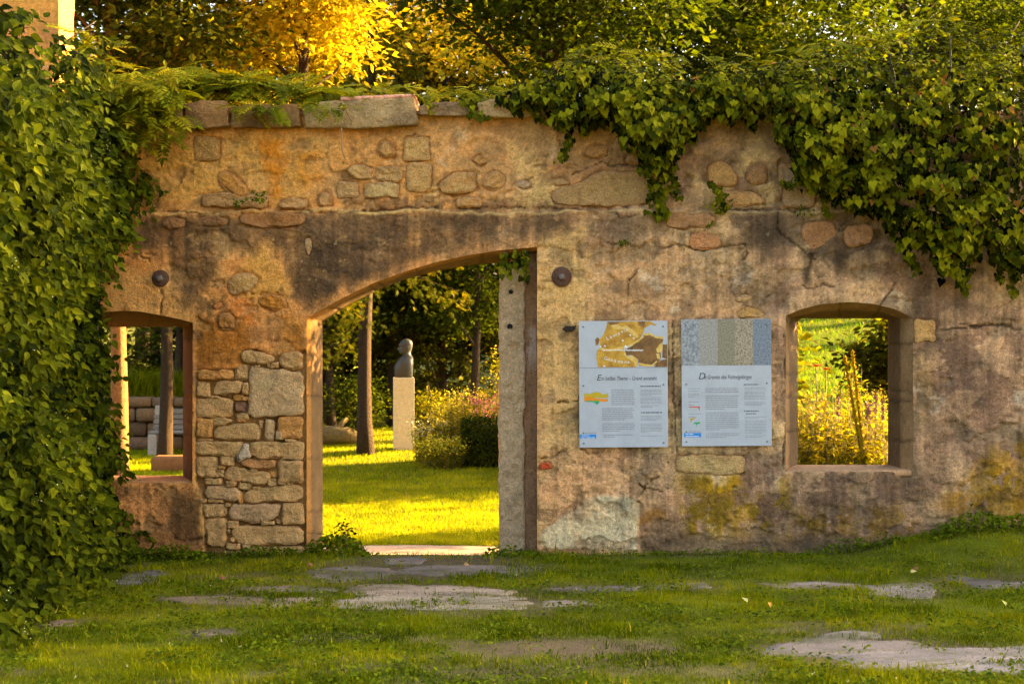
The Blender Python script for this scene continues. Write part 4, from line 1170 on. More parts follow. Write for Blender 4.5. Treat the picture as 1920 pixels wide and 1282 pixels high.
# right panel
pr, poly, txt, lines, W_, cr_ = panel([(1275, 599), (1443, 598), (1446, 834), (1279, 836)], 'white board with granite texture strips at its top, right one on the wall', (52, 42, 878, 1208))
for x0, x1, m_ in ((54, 216, 'g1'), (216, 384, 'g2'), (384, 545, 'g3'), (545, 712, 'g4'), (712, 877, 'g5')):
    poly('granite_print', [(x0, 44), (x1 - 1, 44), (x1 - 1, 466), (x0, 466)], M[m_], 0.0008)
txt('title', 'D', 203, 592, 84, M['ink'], 0.25)
txt('title', 'ie Granite des Fichtelgebirges', 252, 590, 52, M['ink'], 0.25, wide=442)
lines('body_text', [(270, 574, 676, 17, 3, 1), (270, 578, 744, 17.2, 8, .55), (270, 580, 898, 17.2, 10, .4), (270, 582, 1090, 17.2, 3, .6)], M['ink2'], 5.2)
lines('side_text', [(628, 828, 672, 16, 2, 1), (628, 828, 708, 13, 6, 1), (628, 828, 806, 13, 3, .8), (628, 832, 940, 14, 2, .6), (630, 832, 976, 14, 9, .8), (632, 826, 1112, 14, 2, .8)], M['ink2'], 3.4)
lines('heading_text', [(622, 760, 640, 10, 1, 1), (625, 760, 884, 10, 1, 1), (640, 735, 908, 10, 1, 1)], M['ink'], 7)
lines('caption_text', [(110, 230, 676, 24, 2, .8), (110, 210, 722, 16, 3, .6), (110, 208, 798, 12, 1, 1), (112, 232, 908, 12, 1, 1), (112, 170, 824, 12, 1, 1), (112, 180, 938, 12, 1, 1)], M['ink2'], 4)
poly('diagram', [(118, 842), (215, 842), (216, 884), (200, 852), (118, 850)], M['pr_red'], 0.0012)
poly('diagram', [(128, 948), (186, 946), (150, 962), (138, 986), (130, 980)], M['pr_olive'], 0.0012)
poly('diagram', [(160, 990), (222, 985), (216, 1000), (190, 1004), (186, 1028), (180, 1003), (162, 1000)], M['pr_green'], 0.0012)
lines('logo_text', [(114, 218, 1070, 10, 1, 1)], M['ink2'], 6)
poly('logo', [(82, 1074), (90, 1066), (102, 1074), (96, 1081), (84, 1080)], M['pr_dgreen'], 0.0012)
poly('blue_bar', [(70, 1086), (228, 1086), (228, 1124), (70, 1124)], M['blue'], 0.0010)
lines('bar_text', [(84, 160, 1094, 10, 1, 1), (84, 205, 1113, 10, 1, 1)], M['white'], 6)

# ------------------------------------------------------------------ side wall and tall pillar at the left
def masonry_box(name, x0, x1, y0, y1, z0, z1, mat, parent, st=0.12, amp=0.03, sd=1.0, cols=None):
    m_ = MB()
    def sheet(o, u, v, nu, nv):
        P = np.array([[o + u * i / nu + v * j / nv for i in range(nu + 1)] for j in range(nv + 1)]).reshape(-1, 3)
        m_.add(P, [[j * (nu + 1) + i, j * (nu + 1) + i + 1, (j + 1) * (nu + 1) + i + 1, (j + 1) * (nu + 1) + i] for j in range(nv) for i in range(nu)])
    X, Y, Z = np.array((x1 - x0, 0, 0.)), np.array((0, y1 - y0, 0.)), np.array((0, 0, z1 - z0))
    o = np.array((x0, y0, z0))
    k = lambda a: max(1, int(np.linalg.norm(a) / st))
    sheet(o, X, Z, k(X), k(Z)); sheet(o + X, Y, Z, k(Y), k(Z)); sheet(o + X + Y, -X, Z, k(X), k(Z)); sheet(o + Y, -Y, Z, k(Y), k(Z)); sheet(o + Z, X, Y, k(X), k(Y))
    V = np.concatenate(m_.v)
    V += amp * np.stack([fbm(V[:, 0] * 2.5, V[:, 1] * 2.5, V[:, 2] * 2.5 + sd + q, 3, 301 + q) for q in range(3)], 1)
    cc = None
    if cols:
        t = sstep(fbm(V[:, 0] * 2, V[:, 1] * 2, V[:, 2] * 2 + sd, 4, 311), -0.25, 0.3)[:, None]
        cc = A(*cols[0])[None] * (1 - t) + A(*cols[1])[None] * t
    return obj(name, mesh_np(name, V, m_.f, mat, True, None, cc), parent)
sw = empty('side_wall', (-4.3, -1.9, -0.1), 'masonry side wall hidden under the green creeper at the left', 'wall')
masonry_box('wall_core', -4.62, -4.02, -3.9, -0.02, -0.4, 4.0, M['core'], sw)
pil = empty('masonry_pillar', (-5.2, 1.2, -0.3), 'tall plastered pillar rising behind the creeper at the top left corner', 'pillar')
masonry_box('shaft', -6.2, -4.58, 0.95, 1.45, -0.4, 7.5, M['wall'], pil, 0.06, 0.02, 4.0, ((182, 138, 66), (146, 110, 62)))
for (a, b, c_, d_) in ((-5.2, 4.95, -4.9, 5.25), (-4.9, 4.4, -4.62, 4.7), (-5.15, 5.5, -4.7, 5.75)):
    P0 = [(a, b), (c_, b), (c_, d_), (a, d_)]
    k2 = F / (D)
    stone('stone', [(960 + x * k2, HOR - (z - CZ) * k2) for x, z in P0], (176, 142, 98), pil, 0.02, 0.06, n=24, yb=0.94)

# ------------------------------------------------------------------ climbing plants
def leaf_parts(parent, base, mat, pos, rot, scale, rnd, count, key, name='leaf', rest='foliage', restlabel=None):
    """the `count` largest-showing leaves (by key) as objects sharing a few meshes, the others joined"""
    order = np.argsort(-key)
    # thin the candidates so that the picked leaves spread over the whole plant
    pick = rng.choice(order[:max(count * 5, 1)], min(count, len(order)), replace=False)
    var = []
    for k in range(6):
        bv, bf = base
        v = bv.copy(); v[:, 2] += 0.03 * k * (v[:, 0] ** 2) - 0.02 * k * v[:, 1] ** 2
        var.append(mesh_np(name, v, bf, mat, False, {'rnd': np.full(len(v), (k + 0.5) / 6 * 0.9)}))
    pm_ = np.array(parent.matrix_basis.inverted())
    for i in pick:
        o = bpy.data.objects.new(name, var[min(5, int(rnd[i] * 6))])
        Mx = np.eye(4); Mx[:3, :3] = rot[i] * scale[i]; Mx[:3, 3] = pos[i]
        COL.objects.link(o)
        o.parent = parent
        o.matrix_parent_inverse = Matrix.Translation(parent.location).inverted()
        o.matrix_basis = Matrix(Mx.tolist())
    m = np.ones(len(pos), bool); m[pick] = False
    f = obj(rest, scatter(rest, base, mat, pos[m], rot[m], scale[m], rnd[m]), parent)
    f['kind'] = 'stuff'
    return f

# ivy ---------------------------------------------------------------
ivy = empty('ivy', (2.5, -0.1, 4.1), 'thick heart-leaved ivy hanging over the right top of the wall', 'ivy')
TOPX = [930, 960, 1020, 1080, 1150, 1250, 1350, 1450, 1550, 1650, 1720, 1780, 1850, 1960]
TOPY = [186, 172, 136, 100, 108, 112, 128, 118, 92, 74, 52, 40, 64, 50]
BOTX = [930, 970, 1010, 1050, 1090, 1140, 1170, 1215, 1225, 1262, 1280, 1300, 1340, 1400, 1450, 1490, 1520, 1560, 1640, 1662, 1690, 1720, 1770, 1810, 1850, 1880, 1960]
BOTY = [196, 208, 205, 236, 225, 232, 262, 300, 330, 330, 270, 240, 222, 218, 228, 296, 352, 376, 384, 424, 474, 470, 520, 532, 470, 500, 530]
n = 20000
ipx = rng.uniform(935, 1955, n)
top = np.interp(ipx, TOPX, TOPY) + 9 * noise3(ipx / 22, 0, 0, 61) + 6 * noise3(ipx / 7, 0, 0, 62)
bot = np.interp(ipx, BOTX, BOTY) + 14 * noise3(ipx / 16, 0, 0, 63) + 10 * noise3(ipx / 6, 0, 0, 64)
u = rng.random(n) ** 0.92
ipy = top + (bot - top) * u
keep = rng.random(n) < np.clip((bot - top) / 260, 0.25, 1.0) * (0.4 + 0.6 * sstep(fbm(ipx / 26, ipy / 20, 0, 3, 66), -0.35, 0.05))
ipx, ipy, u, top, bot = [a[keep] for a in (ipx, ipy, u, top, bot)]
thick = np.clip((bot - top) / 200, 0.35, 1.0) * (0.50 + 0.22 * fbm(ipx / 40, ipy / 40, 0, 3, 65))
prof = np.sin(np.pi * np.clip(1 - u, 0.0, 1) ** 0.75) ** 0.7
inner = rng.random(len(ipx)) ** 2.2
yy = -0.05 - thick * prof * (1 - 0.75 * inner) + 0.35 * sstep(1 - u, 0.84, 1.0) * rng.random(len(ipx))
lump = fbm(ipx / 26, ipy / 20, 0, 3, 66)
yy -= 0.24 * lump
X_, Z_ = (ipx - 960) * (D + yy) / F, CZ - (ipy - HOR) * (D + yy) / F
pos = np.column_stack([X_, yy, Z_])
pos += rng.normal(0, 0.015, pos.shape)
k = len(pos)
upw = sstep(1 - u, 0.55, 1.0)
nr = np.column_stack([rng.normal(0, .45, k), -1.0 + 0.7 * upw + rng.normal(0, .3, k), 0.45 + 0.75 * upw + rng.normal(0, .35, k)])
tp = np.column_stack([rng.normal(0, .45, k), -0.35 - 0.4 * upw + rng.normal(0, .2, k), -1.0 + 0.6 * upw + rng.normal(0, .25, k)])
scl = rng.uniform(0.034, 0.096, k) * (1 - 0.25 * upw)
rnd = np.clip(rng.normal(0.46, 0.2, k) - 0.45 * inner + 0.45 * lump + 0.16 * (1 - upw) * (1 - inner) + 0.22 * upw, 0, 0.93)  # deep and hollow leaves toned darker, gap shade put into the colour
rnd[rng.random(k) < 0.014] = 1.0
sel = np.arange(k)
# hanging strands
STR = [[(1062, 215), (1068, 262), (1052, 300)], [(1092, 215), (1098, 250)], [(1180, 225), (1200, 290), (1216, 330)], [(1225, 240), (1234, 320), (1238, 412)], [(1255, 240), (1262, 330), (1270, 372)], [(1284, 235), (1296, 272)],
       [(1215, 300), (1228, 380), (1226, 400)], [(1490, 280), (1500, 352)], [(1540, 360), (1556, 402)], [(1700, 470), (1722, 512)], [(1800, 510), (1812, 548)], [(1890, 480), (1902, 556)], [(1865, 480), (1880, 530)], [(1610, 370), (1625, 396)],
       [(1000, 200), (1020, 232)], [(800, 190), (812, 206)], [(870, 186), (880, 206), (910, 222)], [(1330, 340), (1350, 360), (1352, 396)], [(985, 470), (985, 520)], [(945, 472), (950, 515)], [(965, 470), (968, 500)], [(1470, 340), (1482, 350)], [(1240, 340), (1246, 398)], [(1900, 330), (1912, 520)]]
smb = MB()
pp, nn_, tt_, ss_, rr_ = [pos], [nr], [tp], [scl], [rnd]
for s_ in STR:
    s_ = np.array(s_, float)
    L = np.r_[0, np.cumsum(np.hypot(*np.diff(s_, axis=0).T))]
    m_ = int(L[-1] / 2.0) + 4
    t = np.sort(rng.random(m_)) * L[-1]
    sx, sy = np.interp(t, L, s_[:, 0]) + rng.normal(0, 5, m_), np.interp(t, L, s_[:, 1]) + rng.normal(0, 3, m_)
    yv = -rng.uniform(0.03, 0.12, m_)
    pp.append(np.column_stack([(sx - 960) * (D + yv) / F, yv, CZ - (sy - HOR) * (D + yv) / F]))
    nn_.append(np.column_stack([rng.normal(0, .35, m_), -1 + rng.normal(0, .2, m_), .3 + rng.normal(0, .25, m_)]))
    tt_.append(np.column_stack([rng.normal(0, .5, m_), -.3 + rng.normal(0, .2, m_), -1 + rng.normal(0, .2, m_)]))
    ss_.append(rng.uniform(.035, .075, m_)); rr_.append(np.clip(rng.normal(.62, .18, m_), 0, .95))
    tq = np.linspace(0, L[-1], 10)
    smb.tube([pw(np.interp(q, L, s_[:, 0]) + 2 * math.sin(q * .2), np.interp(q, L, s_[:, 1]), -0.04) for q in tq], np.linspace(.006, .002, 10), 5)
pos, nr, tp, scl, rnd = np.concatenate(pp), np.concatenate(nn_), np.concatenate(tt_), np.concatenate(ss_), np.concatenate(rr_)
rot = frames(nr, tp)
show = scl * (-pos[:, 1] + 0.25) + 0.02 * rnd - 0.2 * (np.abs(pos[:, 0]) > 4.85) - 0.2 * (pos[:, 2] > 4.9)
leaf_parts(ivy, HEART, M['ivy'], pos, rot, scl, rnd, 300, show)
for q in range(26):
    x0 = rng.uniform(1000, 1940); y0 = np.interp(x0, TOPX, TOPY) + 30; y1 = np.interp(x0, BOTX, BOTY) - 10
    xs_ = x0 + np.cumsum(rng.normal(0, 6, 9))
    smb.tube([pw(a, b, -0.06) for a, b in zip(xs_, np.linspace(y0, y1, 9))], np.linspace(.012, .004, 9), 5)
smb.build('stem', M['stem'], ivy)

# creeper on the side wall ---------------------------------------------
crp = empty('creeper', (-3.9, -1.8, -0.1), 'dense green creeper with small cream flowers covering the left side wall', 'creeper')
def csurf(cy, cz2):
    Bz = np.interp(cz2, [0, .3, .9, 1.6, 2.3, 2.9, 3.4, 3.9, 4.4, 4.8], [.26, .26, .16, .06, .03, .18, .38, .24, .02, -.2])
    Bz = Bz + sstep(-cy, 0.5, 3.2) * np.interp(cz2, [0, 1.0, 2.0, 3.2, 4.2], [.16, .24, .26, .1, .12])
    lump = fbm(cy * 1.7, cz2 * 1.7, 0, 4, 72, .65)
    return Bz + 0.44 * lump, lump
ns = 4200
cy = rng.uniform(-4.1, 0.12, ns)
cz2 = rng.uniform(0.0, 4.8, ns)
zt = 4.25 + 0.25 * fbm(cy * 1.5, 0, 0, 3, 71) + 0.25 * sstep(cy, -1.5, 0)
B, lump = csurf(cy, cz2)
keep = (cz2 < zt + 0.15 * rng.normal(size=ns)) & (rng.random(ns) < 0.22 + 0.78 * sstep(lump, -0.28, 0.12))
cy, cz2, B, lump = cy[keep], cz2[keep], B[keep], lump[keep]
ns = len(cy)
inn = rng.random(ns) ** 1.6
start = np.column_stack([-4.02 + np.maximum(B, 0.03) * (1 - 0.75 * inn), cy, cz2])
sd_ = np.column_stack([0.55 + rng.normal(0, .35, ns), -.25 + rng.normal(0, .5, ns), -.75 + rng.normal(0, .45, ns)])
sd_[:, 2] += 0.9 * sstep(cz2, 3.9, 4.4)
sd_ /= np.linalg.norm(sd_, axis=1, keepdims=True)
sl = rng.uniform(.14, .42, ns)
K = 8
t = (np.arange(K) + .5) / K
pos = (start[:, None] + sd_[:, None] * (sl[:, None] * t[None])[..., None] - np.array((0, 0, .10))[None, None] * (t ** 2)[None, :, None]).reshape(-1, 3) + rng.normal(0, .018, (ns * K, 3))
k = len(pos)
sdr = np.repeat(sd_, K, 0)
side = np.cross(sdr, np.array((0.3, -0.5, 0.8)))
side /= np.linalg.norm(side, axis=1, keepdims=True) + 1e-6
sg = np.tile(np.where(np.arange(K) % 2 == 0, 1.0, -1.0), ns)[:, None]
tp = sdr * .45 + side * sg * rng.uniform(.3, 1.0, (k, 1)) + np.array((.1, -.1, -.55)) + rng.normal(0, .22, (k, 3))
nr = np.array((.55, -.75, .55))[None] + rng.normal(0, .45, (k, 3))
inner = np.repeat(inn, K)
lumpk = np.repeat(lump, K)
tk = np.tile(t, ns)
pos[:, 2] = np.maximum(pos[:, 2], gz(pos[:, 0], pos[:, 1]) + 0.03)
scl = rng.uniform(0.055, 0.125, k) * (1.1 - .35 * tk)
rnd = np.clip(rng.normal(.36, .16, k) + .30 * lumpk - .25 * inner + .28 * tk + .25 * (np.repeat(rng.random(ns), K) - .5), 0, 1)  # deeper leaves toned darker, shade inside the plant put into the colour
# near-black leaves close to the wall, shade of the gaps put into their colour
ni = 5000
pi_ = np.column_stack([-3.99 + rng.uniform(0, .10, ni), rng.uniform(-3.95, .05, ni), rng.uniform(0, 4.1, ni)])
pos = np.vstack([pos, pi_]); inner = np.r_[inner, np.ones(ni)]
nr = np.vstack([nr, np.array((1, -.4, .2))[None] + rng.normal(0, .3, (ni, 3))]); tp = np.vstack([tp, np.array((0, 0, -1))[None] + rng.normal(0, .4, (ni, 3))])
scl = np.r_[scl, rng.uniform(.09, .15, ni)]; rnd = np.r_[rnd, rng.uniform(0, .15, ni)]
rot = frames(nr, tp)
cy = pos[:, 1]
show = scl * (1 - inner) * 2 + 0.1 * (-cy) / 4 - 1.0 * (pos[:, 0] * F / (D + cy) < -960) - 0.4 * inner
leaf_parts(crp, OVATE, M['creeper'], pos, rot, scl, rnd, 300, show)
# flower clusters
fl = np.flatnonzero((inner < 0.15))
fl = rng.choice(fl, 130, replace=False)
fp = np.repeat(pos[fl], 9, 0) + rng.normal(0, .028, (130 * 9, 3)) + np.array((.05, -.05, .0))
fm = obj('blossom', scatter('blossom', quadleaf(.45), M['cream'], fp, upright(len(fp), .9), rng.uniform(.008, .015, len(fp))), crp)
fm['kind'] = 'stuff'
smb = MB()
for q in range(22):
    y0 = rng.uniform(-3.6, -.1); h = rng.uniform(2.5, 4.2)
    zz = np.linspace(-.1, h, 12)
    smb.tube(np.column_stack([-3.93 + 0.05 * rng.normal(size=12).cumsum() * .3, y0 + .08 * rng.normal(size=12).cumsum(), zz]), np.linspace(.02, .006, 12), 5)
smb.build('stem', M['stem'], crp)

# wisteria -----------------------------------------------------------
def frond(nl=6, curl=0.25):
    V, Fc = [], []
    def q(t): return np.array((0, t, -curl * t * t))
    for i in range(nl):
        t = 0.22 + 0.72 * i / (nl - 1)
        for s in (-1, 1):
            a = q(t); ln = 0.34 * (1 - 0.45 * abs(t - .5))
            d = np.array((s * .80, .55, -.18)); d /= np.linalg.norm(d)
            p = np.array((-d[1], d[0], 0)) * .070
            b = len(V)
            V += [a, a + d * ln * .45 + p, a + d * ln, a + d * ln * .45 - p]
            Fc.append((b, b + 1, b + 2, b + 3) if s < 0 else (b, b + 3, b + 2, b + 1))
    a = q(.94); b = len(V)
    V += [a, a + np.array((-.07, .14, -.05)), a + np.array((0, .33, -.16)), a + np.array((.07, .14, -.05))]
    Fc.append((b, b + 3, b + 2, b + 1))
    for t0 in (0, .25, .5, .75):
        b = len(V)
        V += [q(t0) + (-.007, 0, 0), q(t0) + (.007, 0, 0), q(t0 + .25) + (.005, 0, 0), q(t0 + .25) + (-.005, 0, 0)]
        Fc.append((b, b + 1, b + 2, b + 3))
    return np.array(V), np.array(Fc)
FROND = frond()
wis = empty('wisteria', (-2.9, 0.1, 4.1), 'feathery yellow-green wisteria sprawling along the left top of the wall', 'wisteria')
pp, nn_, tt_, ss_ = [], [], [], []
def fr_add(n, x0, x1, ylo, yhi, y0, y1, out=0.6, dn=0.4, s0=.18, s1=.32):
    a = rng.uniform(x0, x1, n); yv = rng.uniform(y0, y1, n)
    lo, hi = (np.interp(a, *ylo) if isinstance(ylo, tuple) else ylo), (np.interp(a, *yhi) if isinstance(yhi, tuple) else yhi)
    b = lo + (hi - lo) * rng.random(n)
    pp.append(np.column_stack([(a - 960) * (D + yv) / F, yv, CZ - (b - HOR) * (D + yv) / F]))
    h = rng.uniform(0, 2 * math.pi, n)
    tt_.append(np.column_stack([np.cos(h), -out + .6 * np.sin(h), -dn + rng.normal(0, .3, n)]))
    nn_.append(np.column_stack([rng.normal(0, .3, n), -.35 + rng.normal(0, .3, n), 1 + rng.normal(0, .2, n)]))
    ss_.append(rng.uniform(s0, s1, n))
TW = ([120, 200, 260, 330, 400, 480, 560, 640], [130, 120, 126, 122, 138, 148, 156, 168])
BW = ([120, 200, 260, 330, 400, 480, 560, 640], [230, 250, 225, 180, 164, 166, 170, 178])
fr_add(330, 340, 640, TW, BW, 0.02, 0.55, .3, -.1)
fr_add(260, 125, 340, TW, BW, -0.25, 0.5)
fr_add(170, 140, 330, 150, 235, -0.45, 0.1, .7, .6)
fr_add(46, 225, 340, 200, 262, -.25, -.06, .5, 1.1)
fr_add(26, 420, 520, 185, 205, -.2, -.06, .5, 1.1, .15, .24)
fr_add(14, 560, 660, 190, 205, -.15, -.06, .4, 1.2, .12, .2)
fr_add(150, 640, 980, 158, 184, -.05, .5, .3, -.2, .10, .2)
fr_add(60, 118, 200, 60, 140, -.1, .6, .3, -.4, .16, .28)
fr_add(120, 1040, 1800, ([1040, 1100, 1250, 1450, 1700, 1800], [110, 84, 96, 100, 38, 26]), ([1040, 1100, 1250, 1450, 1700, 1800], [140, 115, 120, 125, 70, 60]), -.1, .5, .3, -.6, .12, .22)
pos, nr, tp, scl = np.concatenate(pp), np.concatenate(nn_), np.concatenate(tt_), np.concatenate(ss_)
rnd = np.clip(rng.normal(.5, .25, len(pos)), 0, 1)
leaf_parts(wis, FROND, M['wisteria'], pos, frames(nr, tp), scl, rnd, 220, scl - .2 * pos[:, 1] - 1.0 * (pos[:, 0] > 0))
smb = MB()
for a in ([(212, 222), (250, 205), (286, 196)], [(208, 248), (235, 256), (258, 276)], [(214, 240), (228, 226)], [(640, 240), (642, 285), (648, 300)], [(470, 205), (455, 228), (410, 238)], [(120, 80), (150, 60), (180, 40)], [(640, 190), (660, 230)], [(1900, 60), (1912, 40)]):
    smb.tube([pw(p[0], p[1], -0.16) for p in a], np.linspace(.008, .004, len(a)), 5)
smb.build('stem', flat_mat('pale_stem', (0.28, 0.17, 0.07), .7), wis)

# weeds at the foot of the wall --------------------------------------------
def weed(label, px0, px1, y0, y1, n, size, hgt, base=OVATE, mat='weed', cat='weeds', name='weed_clump'):
    x0, x1 = (px0 - 960) * D / F, (px1 - 960) * D / F
    root = empty(name, ((x0 + x1) / 2, (y0 + y1) / 2, float(gz((x0 + x1) / 2, (y0 + y1) / 2))), label, cat, 'weeds along the foot of the wall')
    X_, Y_ = rng.uniform(x0, x1, n), rng.uniform(y0, y1, n)
    e = 1 - np.abs((X_ - (x0 + x1) / 2) / ((x1 - x0) / 2)) ** 3
    e = e * (0.6 + 0.5 * (fbm(X_ * 6, Y_ * 6, 0, 2, 81) + .3))
    Z_ = gz(X_, Y_) + hgt * np.clip(e, .1, 1.2) * rng.random(n)
    pos = np.column_stack([X_, Y_, Z_])
    nr = np.column_stack([rng.normal(0, .5, n), -.45 + rng.normal(0, .4, n), .8 + rng.normal(0, .3, n)])
    h = rng.uniform(0, 2 * math.pi, n)
    tp = np.column_stack([np.cos(h), np.sin(h) - .5, rng.normal(-.1, .4, n)])
    f = obj('foliage', scatter('foliage', base, M[mat], pos, frames(nr, tp), rng.uniform(.6, 1.1, n) * size), root)
    f['kind'] = 'stuff'
    smb = MB()
    for i in rng.choice(n, min(18, n), replace=False):
        p = pos[i]; g = float(gz(p[0], p[1]))
        smb.tube([(p[0] + .02, p[1] + .02, g - .02), (p[0], p[1], (g + p[2]) / 2), p], .003, 4)
    smb.build('stem', M['stem'], root)
weed('low leafy weeds under the left window beside the creeper', 215, 405, -.30, -.06, 620, .05, .17)
weed('low leafy weeds at the foot of the rubble pier', 440, 570, -.25, -.05, 320, .045, .13)
weed('grassy green tuft at the left jamb of the arch', 572, 690, -.20, .40, 700, .055, .26)
weed('dark leafy shrublet inside the left jamb of the arch', 606, 665, .15, .75, 520, .05, .42, mat='ivy')
weed('small weeds around the foot of the granite post', 905, 1015, -.20, .35, 380, .045, .12)
weed('thin weeds in front of the grey cement patch', 1080, 1190, -.18, -.05, 150, .035, .16, BLADE)
weed('sparse weeds between the cement patch and the right window', 1190, 1480, -.18, -.05, 260, .035, .08)
weed('scrubby weeds below the right window', 1480, 1720, -.30, -.05, 420, .04, .12)
weed('taller weeds on the bank at the right end of the wall', 1715, 1960, -.45, -.05, 800, .05, .20)
def tuft(label, px, py, n, size, spread, mat='weed', yy=-0.05):
    c = np.array(pw(px, py, yy))
    root = empty('ledge_plant', tuple(c), label, 'plant', 'small plants rooted in the wall')
    pos = c + rng.normal(0, 1, (n, 3)) * np.array((spread, .02, spread * .6)) + np.array((0, -.02, 0))
    nr = np.column_stack([rng.normal(0, .5, n), -1 + rng.normal(0, .4, n), .5 + rng.normal(0, .3, n)])
    h = rng.uniform(0, 2 * math.pi, n)
    tp = np.column_stack([np.cos(h), -.4 + 0 * h, np.sin(h) + .3])
    f = obj('foliage', scatter('foliage', OVATE, M[mat], pos, frames(nr, tp), rng.uniform(.6, 1.2, n) * size), root)
    f['kind'] = 'stuff'
tuft('small fern tuft on the ledge left of the arch top, nearer the creeper', 448, 382, 14, .045, .03)
tuft('small fern tuft on the ledge left of the arch top, nearer the arch', 484, 372, 26, .04, .035)
tuft('reddish green plant on the ledge below the hanging ivy strand', 1350, 384, 60, .04, .06, 'wisteria')
tuft('dark moss clump on grey stones at the ivy edge', 1480, 348, 40, .03, .04)
tuft('tiny moss tuft in a crack right of the upper iron plate', 1168, 455, 30, .028, .035)
tuft('little weed on the ledge beneath the ivy, right of the reddish plant', 1500, 397, 22, .04, .06)
tuft('little weed in a hole between the exposed ledge stones', 1328, 422, 10, .04, .02)
tuft('dark ivy sprig hanging under the arch at the top of the granite post', 966, 494, 80, .055, .085, 'hedge', .30)
# ------------------------------------------------------------------ bust on its pedestal
bx, by, bz = gp(757, 842)
S = (D + by) / F                                   # metres per photo pixel there
ped = empty('pedestal', (bx, by, bz), 'tall pale granite pedestal on the lawn seen through the arch', 'pedestal')
yaw = 0.10
cy_, sy_ = math.cos(yaw), math.sin(yaw)
RZ = np.array([[cy_, -sy_, 0], [sy_, cy_, 0], [0, 0, 1]])
pw_, ph_ = 39 * S, 135 * S
M['pedestal'] = rock_mat('pedestal_granite', tuple(A(205, 182, 142)), 0.2, 0.22, 1.6, 0.3)
MB().box((bx, by, bz + ph_ / 2 - 0.05), (pw_, pw_, ph_ + 0.1), RZ, 0.012).build('shaft', M['pedestal'], ped, False)
bust = empty('bust', (bx, by, bz + ph_), 'dark grey stone bust of a bald head facing left on the pedestal', 'statue')
PR = [  # crop row, front x, back x, half width, boxiness
    (463, 268, 442, 92, 3.2), (440, 266, 444, 98, 3.2), (400, 264, 447, 104, 3.0), (360, 263, 451, 106, 2.8), (325, 277, 453, 106, 2.6), (295, 298, 453, 100, 2.4), (272, 318, 450, 84, 2.2), (256, 338, 442, 62, 2.0), (244, 350, 433, 48, 2), (234, 350, 429, 44, 2),
    (228, 336, 428, 43, 2), (222, 320, 428, 42, 2), (215, 311, 429, 43, 2), (209, 310, 430, 44, 2), (204, 314, 432, 45, 2), (199, 310, 433, 46, 2), (194, 313, 434, 47, 2), (189, 309, 436, 48, 2), (184, 312, 437, 49, 2), (178, 313, 439, 50, 2), (170, 314, 441, 51, 2), (163, 317, 443, 52, 2), (157, 317, 444, 53, 2), (150, 309, 445, 54, 2),
    (143, 310, 446, 55, 2), (132, 313, 446, 55, 2), (120, 319, 444, 54, 2), (108, 327, 439, 51, 2), (98, 338, 431, 45, 2), (90, 350, 421, 36, 2), (84, 364, 409, 24, 2), (80.5, 378, 396, 10, 2)]
NOSE = {194: 5, 189: 14, 184: 22, 178: 20, 170: 14, 163: 8, 157: 4}
LIP = {204: -2, 199: 3, 194: 2}
q = S / 5.34
n = 36
V, Fc = [], []
for row, fx, bk, hw, ex in PR:
    z = (463 - row) * q
    cx, rx = ((fx + bk) / 2 - 357) * q, (bk - fx) / 2 * q
    for k in range(n):
        a = 2 * math.pi * k / n
        c_, s_ = math.cos(a), math.sin(a)
        c2, s2 = math.copysign(abs(c_) ** (2 / ex), c_), math.copysign(abs(s_) ** (2 / ex), s_)
        x, y = cx + rx * c2, hw * q * s2
        da = abs(a - math.pi)
        if row in NOSE: x -= NOSE[row] * q * math.exp(-(da / 0.20) ** 2)
        if row in LIP: x -= LIP[row] * q * math.exp(-(da / 0.5) ** 2)
        if 155 <= row <= 172: x += 5 * q * math.exp(-((da - 0.42) / 0.16) ** 2)          # eye sockets
        if 150 <= row <= 196:                                                         # ears
            e = math.exp(-((abs(a - math.pi) - 1.75) / 0.16) ** 2) * math.exp(-((row - 172) / 16.0) ** 2)
            y += math.copysign(9 * q * e, s_)
        V.append((x, y, z))
R_ = len(PR)
Fc = [[r_ * n + k, r_ * n + (k + 1) % n, (r_ + 1) * n + (k + 1) % n, (r_ + 1) * n + k] for r_ in range(R_ - 1) for k in range(n)]
Fc += [[k for k in range(n)][::-1], [(R_ - 1) * n + k for k in range(n)]]
yaw2 = 0.18
RB = np.array([[math.cos(yaw2), -math.sin(yaw2), 0], [math.sin(yaw2), math.cos(yaw2), 0], [0, 0, 1]])
M['bust'] = rock_mat('bust_stone', (0.060, 0.058, 0.046), 0.3, 0.2, 2.5, 0.15, rough=0.42, spec=0.4)
obj('bust_figure', mesh_np('bust_figure', np.array(V) @ RB.T + np.array((bx, by, bz + ph_ + 0.002)), Fc, M['bust']), bust)

# ------------------------------------------------------------------ trees and shrubs
def spray(cen, spread, n, size, flat=0.5, droop=0.2):
    """positions, normals, tips of leaves round cluster centres"""
    k = len(cen)
    ci = rng.integers(0, k, n)
    pos = cen[ci] + rng.normal(0, 1, (n, 3)) * np.array((spread, spread, spread * flat))
    nr = np.column_stack([rng.normal(0, .55, n), rng.normal(-.15, .55, n), 0.8 + rng.normal(0, .35, n)])
    tp = (pos - cen[ci]) + rng.normal(0, .25 * spread, (n, 3))
    tp[:, 2] -= droop * spread
    return pos, nr, tp, ci

